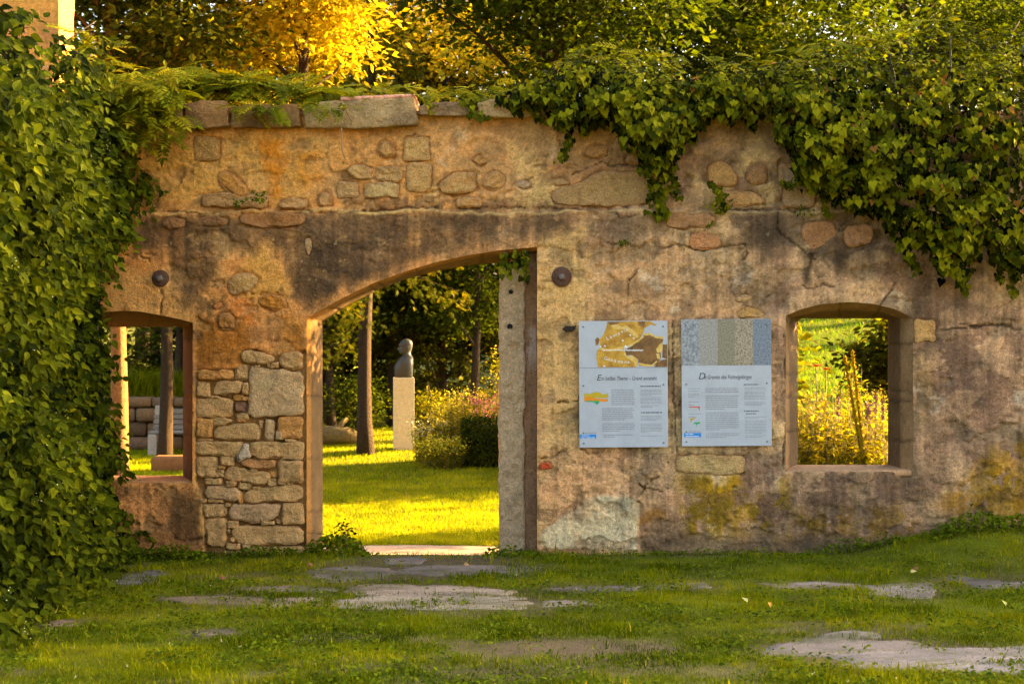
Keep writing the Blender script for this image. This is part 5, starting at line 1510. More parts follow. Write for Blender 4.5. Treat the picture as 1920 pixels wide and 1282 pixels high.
def tree(name, label, x, y, trunk_r, h, cz0, rx, rz, ncl, nl, size, mat='tree', bark='bark', cat='tree', spread=0.36, flat=0.5, lean=0.0, group='trees behind the wall', skew=(0, 0), leaf=None, thin=0.0, ry=None):
    g = float(gz(x, y))
    if cat == 'tree':
        nl, size = int(nl * 1.75), size * 1.05
    root = empty(name, (x, y, g), label, cat, group)
    zs = np.linspace(g - 0.1, g + h, 14)
    t = np.linspace(0, 1, 14)
    tx = x + lean * t + 0.06 * np.sin(t * 5 + x); ty = y + 0.06 * np.cos(t * 4 + y)
    mb = MB()
    mb.tube(np.column_stack([tx, ty, zs]), trunk_r * (1.0 - 0.8 * t) + 0.25 * trunk_r * np.exp(-t * 25), 12)
    Vt = mb.v[-1]; cxy = np.column_stack([np.interp(Vt[:, 2], zs, tx), np.interp(Vt[:, 2], zs, ty)])
    nn = 1 + 0.10 * fbm(Vt[:, 0] * 12, Vt[:, 1] * 12, Vt[:, 2] * 2.5, 3, 401)
    Vt[:, :2] = cxy + (Vt[:, :2] - cxy) * nn[:, None]
    d = rng.normal(0, 1, (ncl, 3)); d /= np.linalg.norm(d, axis=1, keepdims=True)
    r = rng.random(ncl) ** 0.42
    cen = np.column_stack([x + lean * .7 + skew[0] + d[:, 0] * r * rx, y + skew[1] + d[:, 1] * r * (ry or rx), g + cz0 + d[:, 2] * r * rz])
    cen[:, 2] = np.maximum(cen[:, 2], gz(cen[:, 0], cen[:, 1]) + 0.25)
    for c in cen[rng.permutation(ncl)[:min(ncl, 26)]]:
        z0 = np.clip(c[2] - 0.55 * math.hypot(c[0] - x, c[1] - y) - 0.3, g + min(0.4, h * .1), g + h * 0.96)
        p0 = np.array((np.interp(z0, zs, tx), np.interp(z0, zs, ty), z0))
        L = np.linspace(0, 1, 6)[:, None]
        P = p0 + (c - p0) * L + np.array((0, 0, 1)) * 0.18 * np.linalg.norm(c - p0) * (L * (1 - L)) + rng.normal(0, .03, (6, 3)) * L
        r0 = min(0.35 * trunk_r, 0.02 + 0.018 * np.linalg.norm(c - p0))
        mb.tube(P, np.linspace(r0, 0.006, 6), 5)
    mb.build('trunk', M[bark], root)
    pos, nr, tp, ci = spray(cen, spread, nl, size, flat)
    pos[:, 2] = np.maximum(pos[:, 2], gz(pos[:, 0], pos[:, 1]) + 0.04)
    cr = rng.random(ncl)[ci]
    rnd = np.clip(0.25 + 0.4 * cr + rng.normal(0, .18, nl), 0, 1)
    base = leaf or quadleaf(0.30)
    cr_o = obj('crown', scatter('crown', base, M[mat], pos, frames(nr, tp), rng.uniform(.65, 1.25, nl) * size, rnd), root)
    cr_o['kind'] = 'stuff'
    return root

def spruce(name, label, x, y, trunk_r, h, z_lo, L0, nb, bark='bark', size=.13, gold=0.0, dense=130):
    g = float(gz(x, y))
    root = empty(name, (x, y, g), label, 'tree', 'conifers behind the wall')
    mb = MB()
    zs = np.linspace(g - .1, g + h, 16)
    t = np.linspace(0, 1, 16)
    mb.tube(np.column_stack([x + .07 * np.sin(t * 7 + x), y + 0 * t, zs]), trunk_r * (1 - .75 * t) + .3 * trunk_r * np.exp(-t * 30), 14)
    Vt = mb.v[-1]
    nn = 1 + .12 * fbm(Vt[:, 0] * 14, Vt[:, 1] * 14, Vt[:, 2] * 5, 3, 402)
    Vt[:, 0] = x + (Vt[:, 0] - x) * nn; Vt[:, 1] = y + (Vt[:, 1] - y) * nn
    P_, N_, T_, Rn = [], [], [], []
    for b in range(nb):
        z0 = g + z_lo + (h - z_lo - .3) * (b / nb) ** 1.1
        a = b * 2.4 + rng.normal(0, .3)
        if z0 - g < z_lo + 1.3 and math.cos(a) > -0.1:
            continue
        L = L0 * (1 - .75 * (z0 - g - z_lo) / (h - z_lo)) * rng.uniform(.75, 1.15)
        u = np.linspace(0, 1, 8)
        dr = np.array((math.cos(a), math.sin(a), 0))
        B = np.array((x, y, z0)) + dr[None] * (u * L)[:, None] + np.array((0, 0, 1))[None] * (-.42 * L * u ** 1.4 + .12 * L * u ** 4)[:, None]
        mb.tube(B, np.linspace(.013, .004, 8), 5)
        m = dense
        tt = rng.random(m) ** .75
        base = np.stack([np.interp(tt, u, B[:, k]) for k in range(3)], 1)
        side = np.array((-dr[1], dr[0], 0))
        sg = rng.normal(0, .30, m) * (1 - .5 * tt) * L * .5
        hang = np.abs(rng.normal(0, .22, m))
        P_.append(base + side[None] * sg[:, None] - np.array((0, 0, 1))[None] * hang[:, None])
        N_.append(np.column_stack([rng.normal(0, .5, m), rng.normal(-.3, .5, m), .7 + rng.normal(0, .3, m)]))
        T_.append(dr[None] * .6 + side[None] * np.sign(sg)[:, None] * .5 + np.array((0, 0, -1))[None] * rng.uniform(.3, 1.1, m)[:, None])
        Rn.append(np.clip(.25 + .45 * tt + rng.normal(0, .15, m), 0, 1))
    mb.build('trunk', M[bark], root)
    pos = np.concatenate(P_)
    k = len(pos)
    f = obj('crown', scatter('crown', NEEDLE, M['spruce'], pos, frames(np.concatenate(N_), np.concatenate(T_)), rng.uniform(.7, 1.4, k) * size, np.concatenate(Rn)), root)
    f['kind'] = 'stuff'
    return root
# a sprig: central needle strip with short side strips
nv, nf = [], []
for (x0, y0, x1, y1, w) in ((0, 0, 0, 1, .045), (0, .15, -.32, .48, .035), (0, .15, .32, .48, .035), (0, .4, -.30, .72, .035), (0, .4, .30, .72, .035), (0, .65, -.2, .92, .03), (0, .65, .2, .92, .03)):
    b = len(nv); dx, dy = x1 - x0, y1 - y0; l = math.hypot(dx, dy); ox, oy = -dy / l * w, dx / l * w
    nv += [(x0, y0, 0), (x0 + dx * .5 + ox, y0 + dy * .5 + oy, .02), (x1, y1, -.08), (x0 + dx * .5 - ox, y0 + dy * .5 - oy, .02)]
    nf.append((b, b + 3, b + 2, b + 1))
NEEDLE = (np.array(nv), np.array(nf))

# sunlit tree just behind the wall, left of the middle
tree('maple_tree', 'tree with sunlit golden leaves just above the wall, left of the middle', -2.75, 5.2, .13, 8.4, 7.0, 1.15, 2.5, 70, 8500, .12, 'gold', spread=.24)
# tall tree whose trunk shows sunlit in the left window
t1y = 5.0
t1x = (214 - 960) * (D + t1y) / F
tree('ash_tree', 'dark green tree at the upper left, its sunlit trunk seen in the left window', t1x, t1y, .125, 9.5, 7.2, 1.9, 2.6, 80, 9500, .12, 'shade', 'bark_tan', spread=.34)
t2x, t2y, _ = gp(306, 868)
spruce('spruce_tree', 'slim conifer trunk in the left window behind the stone block', t2x, t2y, .125, 9, 1.9, 1.9, 46, 'bark')
t3x, t3y, _ = gp(691, 852)
spruce('spruce_tree', 'conifer with drooping branches and bare trunk in the arch, left of the bust', t3x, t3y, .125, 10, 1.95, 2.0, 64, 'bark', dense=150)
# big trees over the wall
tree('oak_tree', 'leafy tree above the middle of the wall with bright sky gaps', 0.6, 9.8, .2, 10, 8.0, 2.4, 2.7, 80, 11000, .14, 'mid', spread=.40)
tree('beech_tree', 'tree with yellow-green leaves above the wall behind the golden one', -2.4, 17.5, .2, 13, 8.5, 3.2, 4.2, 110, 13000, .15, 'gold', spread=.42)
tree('linden_tree', 'broad dark tree above the wall, behind the ivy hump', 4.4, 14.5, .24, 12, 8.6, 3.0, 3.0, 90, 13000, .15, 'mid', spread=.42)
tree('maple_tree', 'maple spreading over the right half of the ivy', 9.0, 20.0, .24, 13, 8.6, 3.2, 3.2, 90, 15000, .14, 'mid', spread=.45)
tree('chestnut_tree', 'tree at the upper right corner above the ivy', 13.2, 26.5, .24, 13, 9.0, 3.0, 3.6, 80, 10000, .15, 'mid', spread=.45)
tree('ash_tree', 'tall tree beyond the right edge of the wall', 11.5, 4.9, .22, 11.5, 8.6, 2.9, 2.9, 80, 9000, .16, 'tree', spread=.5)
# dark row of bushy trees closing the view behind the lawn
ROW = [(-11.5, 19.5, 'dark bushy tree behind the bench, leftmost of the back row'), (-8.2, 20.2, 'dark bushy tree behind the retaining wall in the left window'), (-5.4, 19.2, 'dark bushy tree behind the drooping conifer'), (-3.4, 21.0, 'dark bushy tree directly behind the bust'),
       (-1.5, 18.4, 'dark bushy tree right of the bust above the flowers'), (0.9, 19.6, 'dark bushy tree behind the granite post of the arch')]
for i, (x, y, lb) in enumerate(ROW):
    tree('yew_tree', lb, x, y, .13, 9, 4.4, 2.2, 5.0, 150, 15000, .15, 'shade', spread=.34, group='bushy trees in the back row')
FAR = [(-15, 27, 'far tree at the left end of the wood'), (-10.5, 28, 'far tree filling the wood left of the golden leaves'), (-6.0, 27, 'far tree behind the golden leaves'), (-1.5, 29, 'far tree in the middle of the wood'), (3.0, 28, 'far tree behind the ivy hump'), (7.5, 30, 'far tree above the hanging ivy strand'), (12.0, 29, 'far tree in the wood above the right window'), (16.5, 30, 'far tree at the right end of the wood')]
for i, (x, y, lb) in enumerate(FAR):
    tree('beech_tree', lb, x, y, .22, 14, 8.5 - (2.0 if x > 2 else 0), 3.0, 6.0 if x < 2 else 4.2, 110, 7500, .18, 'gold' if i == 3 else ('mid' if i % 2 else 'shade'), spread=.55, group='far trees of the wood', skew=(0, 0))
tree('linden_tree', 'leafy green tree whose branches hang across the upper arch right of the bust', -0.75, 15.6, .10, 6.5, 4.1, 1.5, 2.4, 80, 8500, .10, 'mid', spread=.28, group='trees behind the lawn')
tree('linden_tree', 'leafy green tree behind the drooping conifer in the arch', -3.7, 16.2, .10, 6.5, 4.0, 1.4, 2.6, 80, 8000, .10, 'mid', spread=.28, group='trees behind the lawn')
tree('linden_tree', 'leafy tree filling the background of the left window', -6.9, 16.6, .10, 6.5, 3.6, 1.6, 2.4, 80, 7000, .11, 'mid', spread=.30, group='trees behind the lawn')
# understorey, then unseen shrubs added to cast shade
tree('elder_shrub', 'low light green bush behind the bust pedestal, left side', -2.95, 14.6, .04, 1.3, .7, .6, .55, 30, 2200, .08, 'mid', cat='shrub', spread=.16, group='shrubs on the lawn')
tree('elder_shrub', 'low bush right of the pedestal at the edge of the flowers', -1.55, 13.4, .04, 1.1, .6, .45, .5, 30, 1800, .07, 'tree', cat='shrub', spread=.14, group='shrubs on the lawn')
tree('hazel_shrub', 'unseen leafy shrub added close behind the wall to block sun through the arch', 1.75, 1.5, .04, 3.2, 1.75, .70, 1.75, 90, 14000, .15, 'tree', cat='shrub', spread=.22, group='shrubs behind the wall', ry=.68)  # added out of view, stops sun coming through the arch
tree('hazel_shrub', 'unseen small tree added behind the wall to keep sun off the left window jamb', 2.0, 3.15, .05, 3.8, 3.55, .8, 1.15, 70, 9500, .13, 'tree', cat='shrub', spread=.22, group='shrubs behind the wall', ry=.55)  # added unseen crown, keeps sun off the left window jamb
tree('hazel_shrub', 'unseen wide shrub added behind the wall to shade the far lawn', 3.0, 9.0, .06, 3.0, 1.7, 1.25, 1.7, 70, 9000, .14, 'tree', cat='shrub', spread=.30, group='shrubs behind the wall')  # not in view, added to shade the far lawn
tree('hazel_shrub', 'unseen shrub added behind the wall to shade the jamb of the right window', 5.7, 1.55, .05, 3.0, 1.7, 0.9, 1.7, 80, 9500, .14, 'tree', cat='shrub', spread=.28, group='shrubs behind the wall', ry=.6)  # added unseen, its crown shades the left jamb of the right window
tree('hazel_shrub', 'unseen tall shrub added further right behind the wall for more lawn shade', 7.3, 12.5, .06, 3.8, 2.4, .75, 2.2, 60, 5500, .15, 'tree', cat='shrub', spread=.32, group='shrubs behind the wall')  # unseen, added to widen the shade on the lawn
tree('added_sapling', 'unseen thin sapling added behind the wall to cast a shadow stripe', 3.4, 6.85, .06, 4.2, 3.6, .3, .6, 14, 500, .09, 'tree', cat='tree', spread=.18, group='shrubs behind the wall')  # added unseen for its thin shadow on the lawn
# leaves hanging into the right window from above
tree('hazel_shrub', 'dark leafy branches hanging into the upper right of the right window', 4.85, 4.9, .04, 2.5, 1.95, .60, .65, 40, 3000, .10, 'shade', cat='shrub', spread=.16, group='shrubs behind the wall', ry=.4, leaf=OVATE)

# ------------------------------------------------------------------ garden behind the arch
hx0, hy0, hz0 = gp(868, 878)
hedge = empty('hedge', (hx0 + 1.6, hy0 + .4, hz0), 'low clipped dark hedge at the right side of the arch view', 'hedge')
HW_, HH_, HD_ = 3.4, .72, .8
n = 12000
fcs = rng.choice(3, n, p=[.55, .25, .2])
P = np.column_stack([rng.uniform(0, HW_, n), rng.uniform(0, HD_, n), rng.uniform(0, HH_, n)])
P[fcs == 0, 1] = rng.normal(.02, .03, (fcs == 0).sum()); P[fcs == 1, 2] = HH_ + rng.normal(0, .03, (fcs == 1).sum()); P[fcs == 2, 0] = rng.normal(.02, .03, (fcs == 2).sum())
pos = P + np.array((hx0, hy0, hz0 + .02))
nr = np.where((fcs == 0)[:, None], (0, -1, .3), np.where((fcs == 1)[:, None], (0, -.2, 1), (-1, -.2, .3))) + rng.normal(0, .45, (n, 3))
f = obj('foliage', scatter('foliage', quadleaf(.32), M['hedge'], pos, frames(nr, rng.normal(0, 1, (n, 3)) + (0, 0, .4)), rng.uniform(.03, .06, n)), hedge)
f['kind'] = 'stuff'
MB().box((hx0 + HW_ / 2, hy0 + HD_ / 2 + .03, hz0 + HH_ / 2 - .05), (HW_ - .12, HD_ - .12, HH_ - .04), None, .06).build('branches', flat_mat('hedge_inner_shade', (.012, .012, .006), .9), hedge)  # near-black box, shade between the hedge leaves put into its colour

def herb(name, label, x, y, h, rad, ns, nleaf, lsz, mat, fl=None, nfl=0, fsz=.02, cat='flowers', group='flowering plants behind the wall', blade=0.5, stemr=.004):
    """clump of upright stems with leaves and flower heads"""
    g = float(gz(x, y))
    root = empty(name, (x, y, g), label, cat, group)
    mb = MB(); P_, T_, Fp = [], [], []
    for k in range(ns):
        a, r = rng.uniform(0, 2 * math.pi), rad * math.sqrt(rng.random())
        b = np.array((x + r * math.cos(a), y + r * math.sin(a), 0)); b[2] = float(gz(b[0], b[1]))
        hh = h * rng.uniform(.65, 1.05)
        tip = b + np.array((.18 * r * math.cos(a) + rng.normal(0, .04), .18 * r * math.sin(a) + rng.normal(0, .04), hh))
        u = np.linspace(0, 1, 5)[:, None]
        B = b + (tip - b) * u + np.array((rng.normal(0, .03), rng.normal(0, .03), 0)) * (u * (1 - u) * 4)
        mb.tube(B, np.linspace(stemr, stemr * .5, 5), 4, False)
        m = nleaf
        t = rng.uniform(.08, .97, m)
        p = b + (tip - b) * t[:, None]
        an = rng.uniform(0, 2 * math.pi, m)
        P_.append(p); T_.append(np.column_stack([np.cos(an), np.sin(an), rng.uniform(.1, .9, m)]))
        if nfl:
            Fp.append(tip + rng.normal(0, 1, (nfl, 3)) * np.array((fsz * 2.6, fsz * 2.6, fsz * 1.6)))
    mb.build('stem', M['stem'], root)
    pos, tp = np.concatenate(P_), np.concatenate(T_)
    n = len(pos)
    nr = np.column_stack([rng.normal(0, .5, n), rng.normal(-.2, .5, n), 1 + rng.normal(0, .3, n)])
    f = obj('foliage', scatter('foliage', lens(.18), M[mat], pos, frames(nr, tp), rng.uniform(.6, 1.2, n) * lsz), root); f['kind'] = 'stuff'
    if nfl:
        fp = np.concatenate(Fp)
        f = obj('blossom', scatter('blossom', quadleaf(.5), M[fl], fp, upright(len(fp), .8), rng.uniform(.6, 1.3, len(fp)) * fsz), root); f['kind'] = 'stuff'
    return root
k_ = (D + hy0 + .8) / F
for i, (px, hgt, lb, fl) in enumerate(((815, .62, 'low sunlit flowers at the left edge of the bed beside the pedestal', 'cream'), (845, .92, 'sunlit yellow flowering clump in the bed behind the hedge, left half', 'yellow'), (880, 1.12, 'tall sunlit yellow flowers behind the left end of the hedge', 'yellow'),
                                       (912, 1.0, 'sunlit flowers with pink heads behind the hedge near the granite post', 'pink'), (835, .45, 'low yellow plants in front of the flower bed', 'yellow'))):
    y = hy0 + (.9 if i < 4 else .1)
    herb('garden_flowers', lb, (px - 960) * k_, y, hgt, .34, 80, 24, .075, 'bed', fl, 12, .028)
herb('mullein', 'tall yellow flower spike beside the granite post in the arch', (932 - 960) * k_, hy0 + 1.0, 1.72, .03, 3, 40, .10, 'bed', 'yellow', 60, .03)

# mossy log / root left of the trunk
lx, ly, lz = gp(640, 836)
M['log'] = rock_mat('mossy_wood', (0.16, 0.115, 0.04), .4, .35, 1.2, .9, dist=.04)
lg = empty('mossy_log', (lx, ly, lz), 'weathered mossy log lying on the lawn left of the conifer trunk', 'log')
mb = MB()
mb.tube([(lx - .6, ly + .1, lz + .14), (lx - .25, ly, lz + .2), (lx + .1, ly - .05, lz + .2), (lx + .42, ly, lz + .13)], [.13, .17, .15, .08], 12)
mb.build('trunk_piece', M['log'], lg)
MB().tube([(lx - .1, ly, lz + .24), (lx + .02, ly + .05, lz + .42), (lx + .10, ly + .1, lz + .50)], [.07, .05, .03], 9).build('branch_stub', M['log'], lg)
MB().tube([(lx - .4, ly, lz + .2), (lx - .5, ly + .05, lz + .4)], [.07, .04], 9).build('branch_stub', M['log'], lg)

# ------------------------------------------------------------------ garden behind the left window
qx, qy, qz = gp(283, 886)
mb = MB(); mb.box((qx + .75, qy + .2, qz + .11), (1.5, .42, .30), None, .035)
Vb_ = mb.v[0]
tag(mb.build('stone_block', rock_mat('sandstone_block', tuple(A(104, 76, 42)), .3, .25, 1.2, .7), None), 'long brown stone block on the lawn in the left window', 'stone block')
ex_, ey_, ez_ = -6.95, 13.7, float(gz(-6.2, 13.7))
bench = empty('park_bench', (-6.0, ey_, ez_), 'grey wooden bench with stone supports behind the trunk in the left window', 'bench')
M['bench'] = rock_mat('bench_wood', (0.20, 0.18, 0.15), .2, .2, 1.5, .3)
M['bench_s'] = rock_mat('bench_stone', (0.34, 0.30, 0.24), .2, .2, 1.5, .4)
for k in range(4):
    MB().box((-5.95, ey_ + .32 + .03 * k, ez_ + .50 + .10 * k), (1.7, .03, .075), None, .006).build('slat', M['bench'], bench, False)
for k in range(4):
    MB().box((-5.95, ey_ - .05 + .10 * k, ez_ + .43), (1.7, .085, .035), None, .006).build('slat', M['bench'], bench, False)
for x in (-6.72, -5.2):
    MB().box((x, ey_ + .1, ez_ + .18), (.16, .42, .44), None, .015).build('support', M['bench_s'], bench, False)
    MB().box((x, ey_ + .42, ez_ + .45), (.12, .07, .92), None, .01).build('back_post', M['bench_s'], bench, False)
rw = empty('retaining_wall', (-6.4, 14.9, -.3), 'dry stone retaining wall behind the bench in the left window', 'wall')
yrow = -0.32
for r_ in range(4):
    hh = rng.uniform(.2, .28); x = -9.0 + rng.uniform(0, .3)
    while x < -4.3:
        w = rng.uniform(.3, .75)
        m2 = MB(); m2.box((x + w / 2, 14.9 + rng.uniform(-.03, .03), yrow + hh / 2), (w - .025, .42, hh - .02), None, .035)
        V = m2.v[0]; V += .02 * np.stack([fbm(V[:, 0] * 5, V[:, 1] * 5, V[:, 2] * 5 + q_, 2, 451) for q_ in (0, 4, 8)], 1)
        c = A(*random.choice([(112, 94, 66), (88, 74, 54), (104, 90, 70)]))
        m2.build('stone', M['stone'], rw, True, np.tile(c, (len(V), 1)))
        x += w
    yrow += hh

# ------------------------------------------------------------------ wild flowers behind the right window
n = 0
for i in range(9):
    x, y = 2.75 + .17 * i + rng.normal(0, .04), 1.9 + .35 * (i % 3) + rng.normal(0, .05)
    herb('wildflowers', ['sunlit yellow-green wildflowers at the bottom of the right window, %s' % s for s in ('at its left jamb', 'second clump from the left jamb', 'third clump from the left jamb', 'left of the middle', 'in the middle', 'right of the middle', 'third clump from the right jamb', 'second clump from the right jamb', 'at its right jamb')][i],
         x, y, rng.uniform(1.25, 1.6), .24, 60, 26, .095, 'bed', ['cream', 'yellow', 'yellow'][i % 3], 4, .018)
for i, (x, y, h, lb) in enumerate(((3.25, 2.9, 1.55, 'tall sunlit green plant left in the right window'), (3.62, 3.0, 1.65, 'tall sunlit green plant behind the mullein spikes'), (3.95, 2.95, 1.8, 'tall sunlit green plant right of the mullein spikes'), (4.25, 2.9, 1.6, 'tall sunlit green plant at the right jamb of the right window'))):
    herb('wildflowers', lb, x, y, h, .22, 40, 34, .10, 'bed', 'yellow', 6, .02)
for i, (px, py_t, lb) in enumerate(((1612, 662, 'tall yellow mullein spike in the right window, the taller of two'), (1594, 672, 'tall yellow mullein spike in the right window, the left leaning one'))):
    y = 1.75; k_ = (D + y) / F
    bx0, tx0 = (1634 - 960 + 3 * i) * k_, (px - 960 - 14 + 4 * i) * k_
    zt_ = CZ - (py_t - HOR) * k_
    g = float(gz(bx0, y))
    root = empty('mullein', (bx0, y, g), lb, 'flowers', 'mullein spikes')
    u = np.linspace(0, 1, 8)
    B = np.column_stack([bx0 + (tx0 - bx0) * u ** 1.2, np.full(8, y), g + (zt_ - g) * u])
    MB().tube(B, np.linspace(.014, .009, 8), 6).build('stem', M['stem'], root)
    m = 900
    t = rng.uniform(.48, 1.0, m); an = rng.uniform(0, 2 * math.pi, m)
    c = np.stack([np.interp(t, u, B[:, j]) for j in range(3)], 1)
    dr = np.column_stack([np.cos(an), np.sin(an), np.full(m, .35)])
    f = obj('blossom', scatter('blossom', OVATE, M['yellow'], c, frames(dr + rng.normal(0, .3, (m, 3)), dr + np.array((0, 0, .8))), rng.uniform(.028, .046, m)), root); f['kind'] = 'stuff'
    m = 60; t = rng.uniform(.05, .5, m); an = rng.uniform(0, 2 * math.pi, m)
    c = np.stack([np.interp(t, u, B[:, j]) for j in range(3)], 1)
    f = obj('foliage', scatter('foliage', OVATE, M['bed'], c, frames(np.column_stack([np.cos(an) * .3, np.sin(an) * .3, np.ones(m)]), np.column_stack([np.cos(an), np.sin(an), np.full(m, .3)])), rng.uniform(.08, .16, m)), root); f['kind'] = 'stuff'
for px, py_, lb in ((1530, 688, 'orange lily bloom in the right window, the left one'), (1548, 694, 'orange lily bloom in the right window, the right one')):
    y = 2.6; k_ = (D + y) / F
    c = np.array(((px - 960) * k_, y, CZ - (py_ - HOR) * k_)); g = float(gz(c[0], y))
    root = empty('day_lily', (c[0], y, g), lb, 'flowers', 'orange lilies')
    MB().tube([(c[0] + .05, y, g), (c[0] + .02, y, (g + c[2]) / 2), c], .006, 5).build('stem', M['stem'], root)
    an = np.arange(6) * math.pi / 3
    dr = np.column_stack([np.cos(an), np.sin(an) - .4, np.full(6, .5)])
    obj('blossom', scatter('blossom', OVATE, M['orange'], np.tile(c, (6, 1)), frames(np.column_stack([-np.cos(an) * .5, -np.sin(an) * .5, np.ones(6)]), dr), np.full(6, .085)), root)
for i, (px, py_) in enumerate(((1572, 745), (1625, 755), (1630, 760), (1655, 752), (1642, 742))):
    y = 2.1; k_ = (D + y) / F
    c = np.array(((px - 960) * k_, y, CZ - (py_ - HOR) * k_)); g = float(gz(c[0], y))
    root = empty('purple_spike', (c[0], y, g), 'slender purple flower spike in the right window, %s from the left' % ('first', 'second', 'third', 'fifth', 'fourth')[i], 'flowers', 'purple flower spikes')
    MB().tube([(c[0] + .02, y, g), c], .004, 5).build('stem', M['stem'], root)
    m = 60; t = rng.random(m); an = rng.uniform(0, 2 * math.pi, m)
    p = c[None] - np.array((0, 0, 1))[None] * (t * .2)[:, None]
    dr = np.column_stack([np.cos(an), np.sin(an), np.full(m, .4)])
    f = obj('blossom', scatter('blossom', quadleaf(.4), M['purple'], p, frames(rng.normal(0, 1, (m, 3)), dr), np.full(m, .026)), root); f['kind'] = 'stuff'

# ------------------------------------------------------------------ grass
def grass(name, label, X_, Y_, hgt, wid=.09, lean=.38, rnd=None, mat='grass'):
    n = len(X_)
    pos = np.column_stack([X_, Y_, gz(X_, Y_) - .006])
    rot = upright(n, lean)
    s = np.column_stack([hgt * wid / .05 * rng.uniform(.7, 1.2, n), hgt, hgt])
    if rnd is None:
        rnd = np.clip(.48 + .75 * fbm(X_ * 1.1, Y_ * 1.8, 0, 4, 501, .6) + rng.normal(0, .17, n), 0, .93)
        rnd[rng.random(n) < .04] = 1.0
    o = obj(name, scatter(name, BLADE, M[mat], pos, rot, s, rnd))
    return tag(o, label, 'grass', None, 'stuff')
def cover(X_, Y_):
    """how much grass grows at a place of the forecourt"""
    k = 1 - .62 * sstep(fbm(X_ * 0.8, Y_ * 1.7, 4, 4, 13, .6), 0.16, 0.42)
    w1, w2 = .07 * fbm(X_ * 5, Y_ * 6, 0, 4, 511, .65), .07 * fbm(X_ * 5, Y_ * 6, 7, 4, 512, .65)
    for W in SLAB_W:
        b = (X_ > W[:, 0].min() - .1) & (X_ < W[:, 0].max() + .1) & (Y_ > W[:, 1].min() - .1) & (Y_ < W[:, 1].max() + .1)
        if b.any():
            ins = np.maximum(.05 + .95 * sstep(sdist(X_[b] + 2 * w1[b], Y_[b] + 2 * w2[b], W), -.05, .03), .75 * sstep(fbm(X_[b] * 2.2, Y_[b] * 7, 5, 4, 513, .6), .08, .24)); k[b] *= ins
    for q in DIRT:
        k *= .30 + .70 * sstep(sdist(X_ + 3 * w1, Y_ + 3 * w2, q), -.10, .18)
    return k
n = 270000
dd = 1 / rng.uniform(1 / 14.0, 1 / 8.5, n)
Y_ = dd - D
X_ = rng.uniform(-.362, .362, n) * dd
k = cover(X_, Y_)
keep = (rng.random(n) < k) & (X_ > -4.0) & (Y_ < -.03)
X_, Y_, k = X_[keep], Y_[keep], k[keep]
hn = fbm(X_ * 1.6, Y_ * 2.2, 0, 3, 521)
tuftn = fbm(X_ * 7, Y_ * 7, 0, 3, 522)
hgt = .020 + .020 * rng.random(len(X_)) + .016 * np.clip(hn + .3, 0, 1) + .016 * np.clip(tuftn, 0, 1) + .03 * np.exp(-(Y_ + .05) / -.12) * rng.random(len(X_))
hgt *= .8 + .45 * sstep(fbm(X_ * 3, Y_ * 3.5, 9, 3, 523), -.1, .35)
hgt[rng.random(len(X_)) < .02] *= 1.9
grass('front_lawn', 'short shaded grass in front of the wall', X_, Y_, hgt * .95, .06)
# clover and broad leaves between the blades
n = 26000
dd = 1 / rng.uniform(1 / 14.0, 1 / 8.5, n); Y_ = dd - D; X_ = rng.uniform(-.362, .362, n) * dd
keep = (rng.random(n) < cover(X_, Y_)) & (X_ > -4) & (fbm(X_ * 1.8, Y_ * 2.2, 3, 3, 531) > -.02) & (Y_ < -.05)
X_, Y_ = X_[keep], Y_[keep]; n = len(X_)
pos = np.column_stack([X_, Y_, gz(X_, Y_) + rng.uniform(.012, .045, n)])
a = rng.uniform(0, 2 * math.pi, n)
o = obj('clover', scatter('clover', OVATE, M['weed'], pos, frames(np.column_stack([rng.normal(0, .4, n), -.4 + rng.normal(0, .3, n), np.ones(n)]), np.column_stack([np.cos(a), np.sin(a), .2 + 0 * a])), rng.uniform(.018, .042, n)))
tag(o, 'clover and small broad leaves scattered in the front grass', 'clover', None, 'stuff')
n = 36
dd = 1 / rng.uniform(1 / 13.8, 1 / 8.6, n); Y_ = dd - D; X_ = rng.uniform(-.35, .35, n) * dd
keep = (cover(X_, Y_) > .9) & (X_ > -3.6); X_, Y_ = X_[keep], Y_[keep]
fp = np.repeat(np.column_stack([X_, Y_, gz(X_, Y_) + .05]), 6, 0) + rng.normal(0, .004, (len(X_) * 6, 3))
tag(obj('clover_blossom', scatter('clover_blossom', quadleaf(.5), M['cream'], fp, upright(len(fp), .8), np.full(len(fp), .009))), 'tiny white clover blossoms dotted over the front grass', 'blossoms', None, 'stuff')
# lawn seen through the arch and the left window
n = 85000
dd = 1 / rng.uniform(1 / 31.0, 1 / 15.95, n); Y_ = dd - D; X_ = rng.uniform(-.145, .012, n) * dd
keep = Y_ > 1.9 + .12 * fbm(X_ * 3, 0, 0, 2, 541)
X_, Y_ = X_[keep], Y_[keep]
hgt = (.03 + .03 * rng.random(len(X_))) * (1 + .012 * Y_) + .02 * np.clip(fbm(X_ * 2, Y_ * 2, 0, 2, 542), 0, 1)
grass('rear_lawn', 'sunlit golden lawn behind the arch', X_, Y_, hgt, .07, mat='lawn')
n = 26000
dd = 1 / rng.uniform(1 / 29.0, 1 / 21.0, n); Y_ = dd - D; X_ = rng.uniform(-.30, -.215, n) * dd
keep = Y_ < 14.6
grass('window_lawn', 'patchily lit lawn in the left window', X_[keep], Y_[keep], .04 + .04 * rng.random(keep.sum()), .07, mat='lawn')
n = 9000
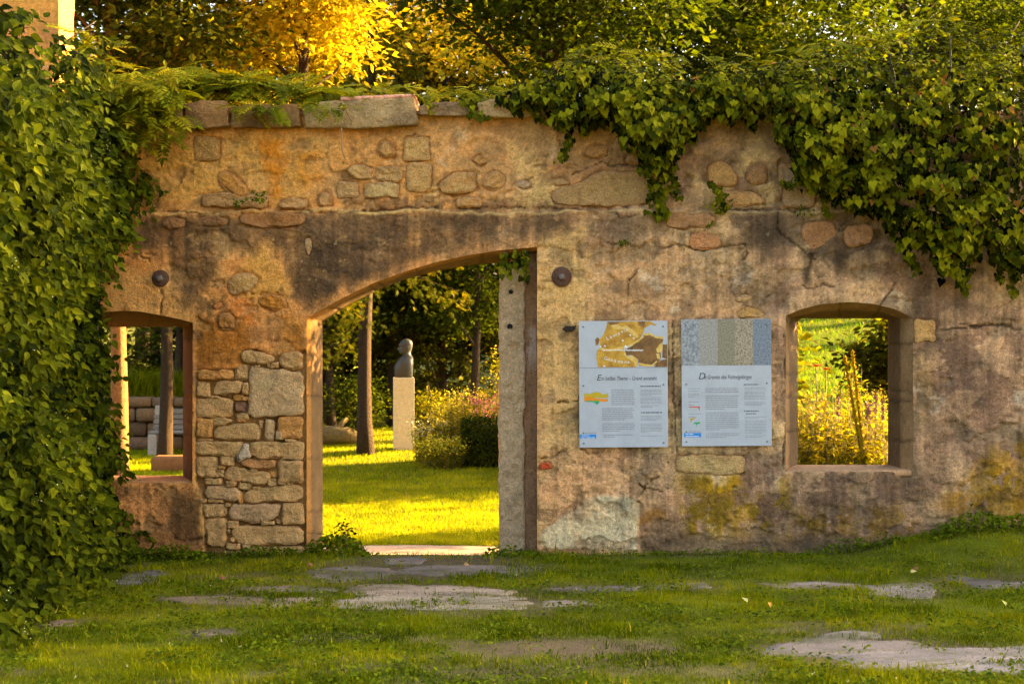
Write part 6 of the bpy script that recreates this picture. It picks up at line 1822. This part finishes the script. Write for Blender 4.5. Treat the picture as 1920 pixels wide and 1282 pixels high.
X_, Y_ = rng.uniform(-8.6, -4.6, n), rng.uniform(15.2, 16.6, n)
grass('tall_grass', 'tall green grass on top of the retaining wall', X_, Y_, .35 + .45 * rng.random(n), .012, .25)
n = 46000
dd = 1 / rng.uniform(1 / 75.0, 1 / 24.0, n); Y_ = dd - D; X_ = rng.uniform(.165, .27, n) * dd
grass('meadow', 'bright green meadow slope seen in the right window', X_, Y_, .06 + .10 * rng.random(n), .06, .4, mat='meadow')
n = 1500
X_, Y_ = rng.uniform(2.5, 4.3, n), rng.uniform(1.3, 2.9, n)
grass('tall_bed_grass', 'tall sunlit grass blades among the wildflowers in the right window', X_, Y_, .7 + .5 * rng.random(n), .010, .18)

# ------------------------------------------------------------------ fallen leaves
for px, py_, c, lb in ((1402, 1139, (.50, .42, .12), 'pale yellow fallen leaf on the grass, right foreground'), (1440, 1139, (.55, .27, .03), 'orange fallen leaf on the grass, right foreground'), (1706, 1082, (.5, .38, .1), 'yellow fallen leaf near the right grey slab'),
                     (1722, 1074, (.22, .09, .03), 'brown fallen leaf near the right grey slab'), (577, 1068, (.20, .07, .03), 'reddish brown leaf at the left tip of the slab below the arch'), (412, 1094, (.20, .06, .03), 'reddish brown leaf standing in the grass at the left'),
                     (1886, 1146, (.38, .36, .06), 'yellow-green fallen leaf at the right edge of the lawn'), (1502, 1028, (.40, .13, .04), 'rusty leaf in the weeds below the right window'), (870, 1066, (.45, .24, .08), 'tan leaf on the slab below the arch')):
    x, y, z = gp(px, py_)
    V = OVATE[0].copy(); V[:, 2] += .25 * V[:, 0] ** 2 + .1 * np.sin(V[:, 1] * 5)
    a = rng.uniform(0, 6.28)
    Rm = frames(np.array([[rng.normal(0, .3), -.75, .7]]), np.array([[math.cos(a), math.sin(a), .3]]))[0]
    me = mesh_np('fallen_leaf', (V * .055) @ Rm.T + np.array((x, y, z + .045)), OVATE[1], flat_mat('dry_leaf', c, .7), False)
    tag(obj('fallen_leaf', me), lb, 'leaf', 'fallen leaves on the grass')
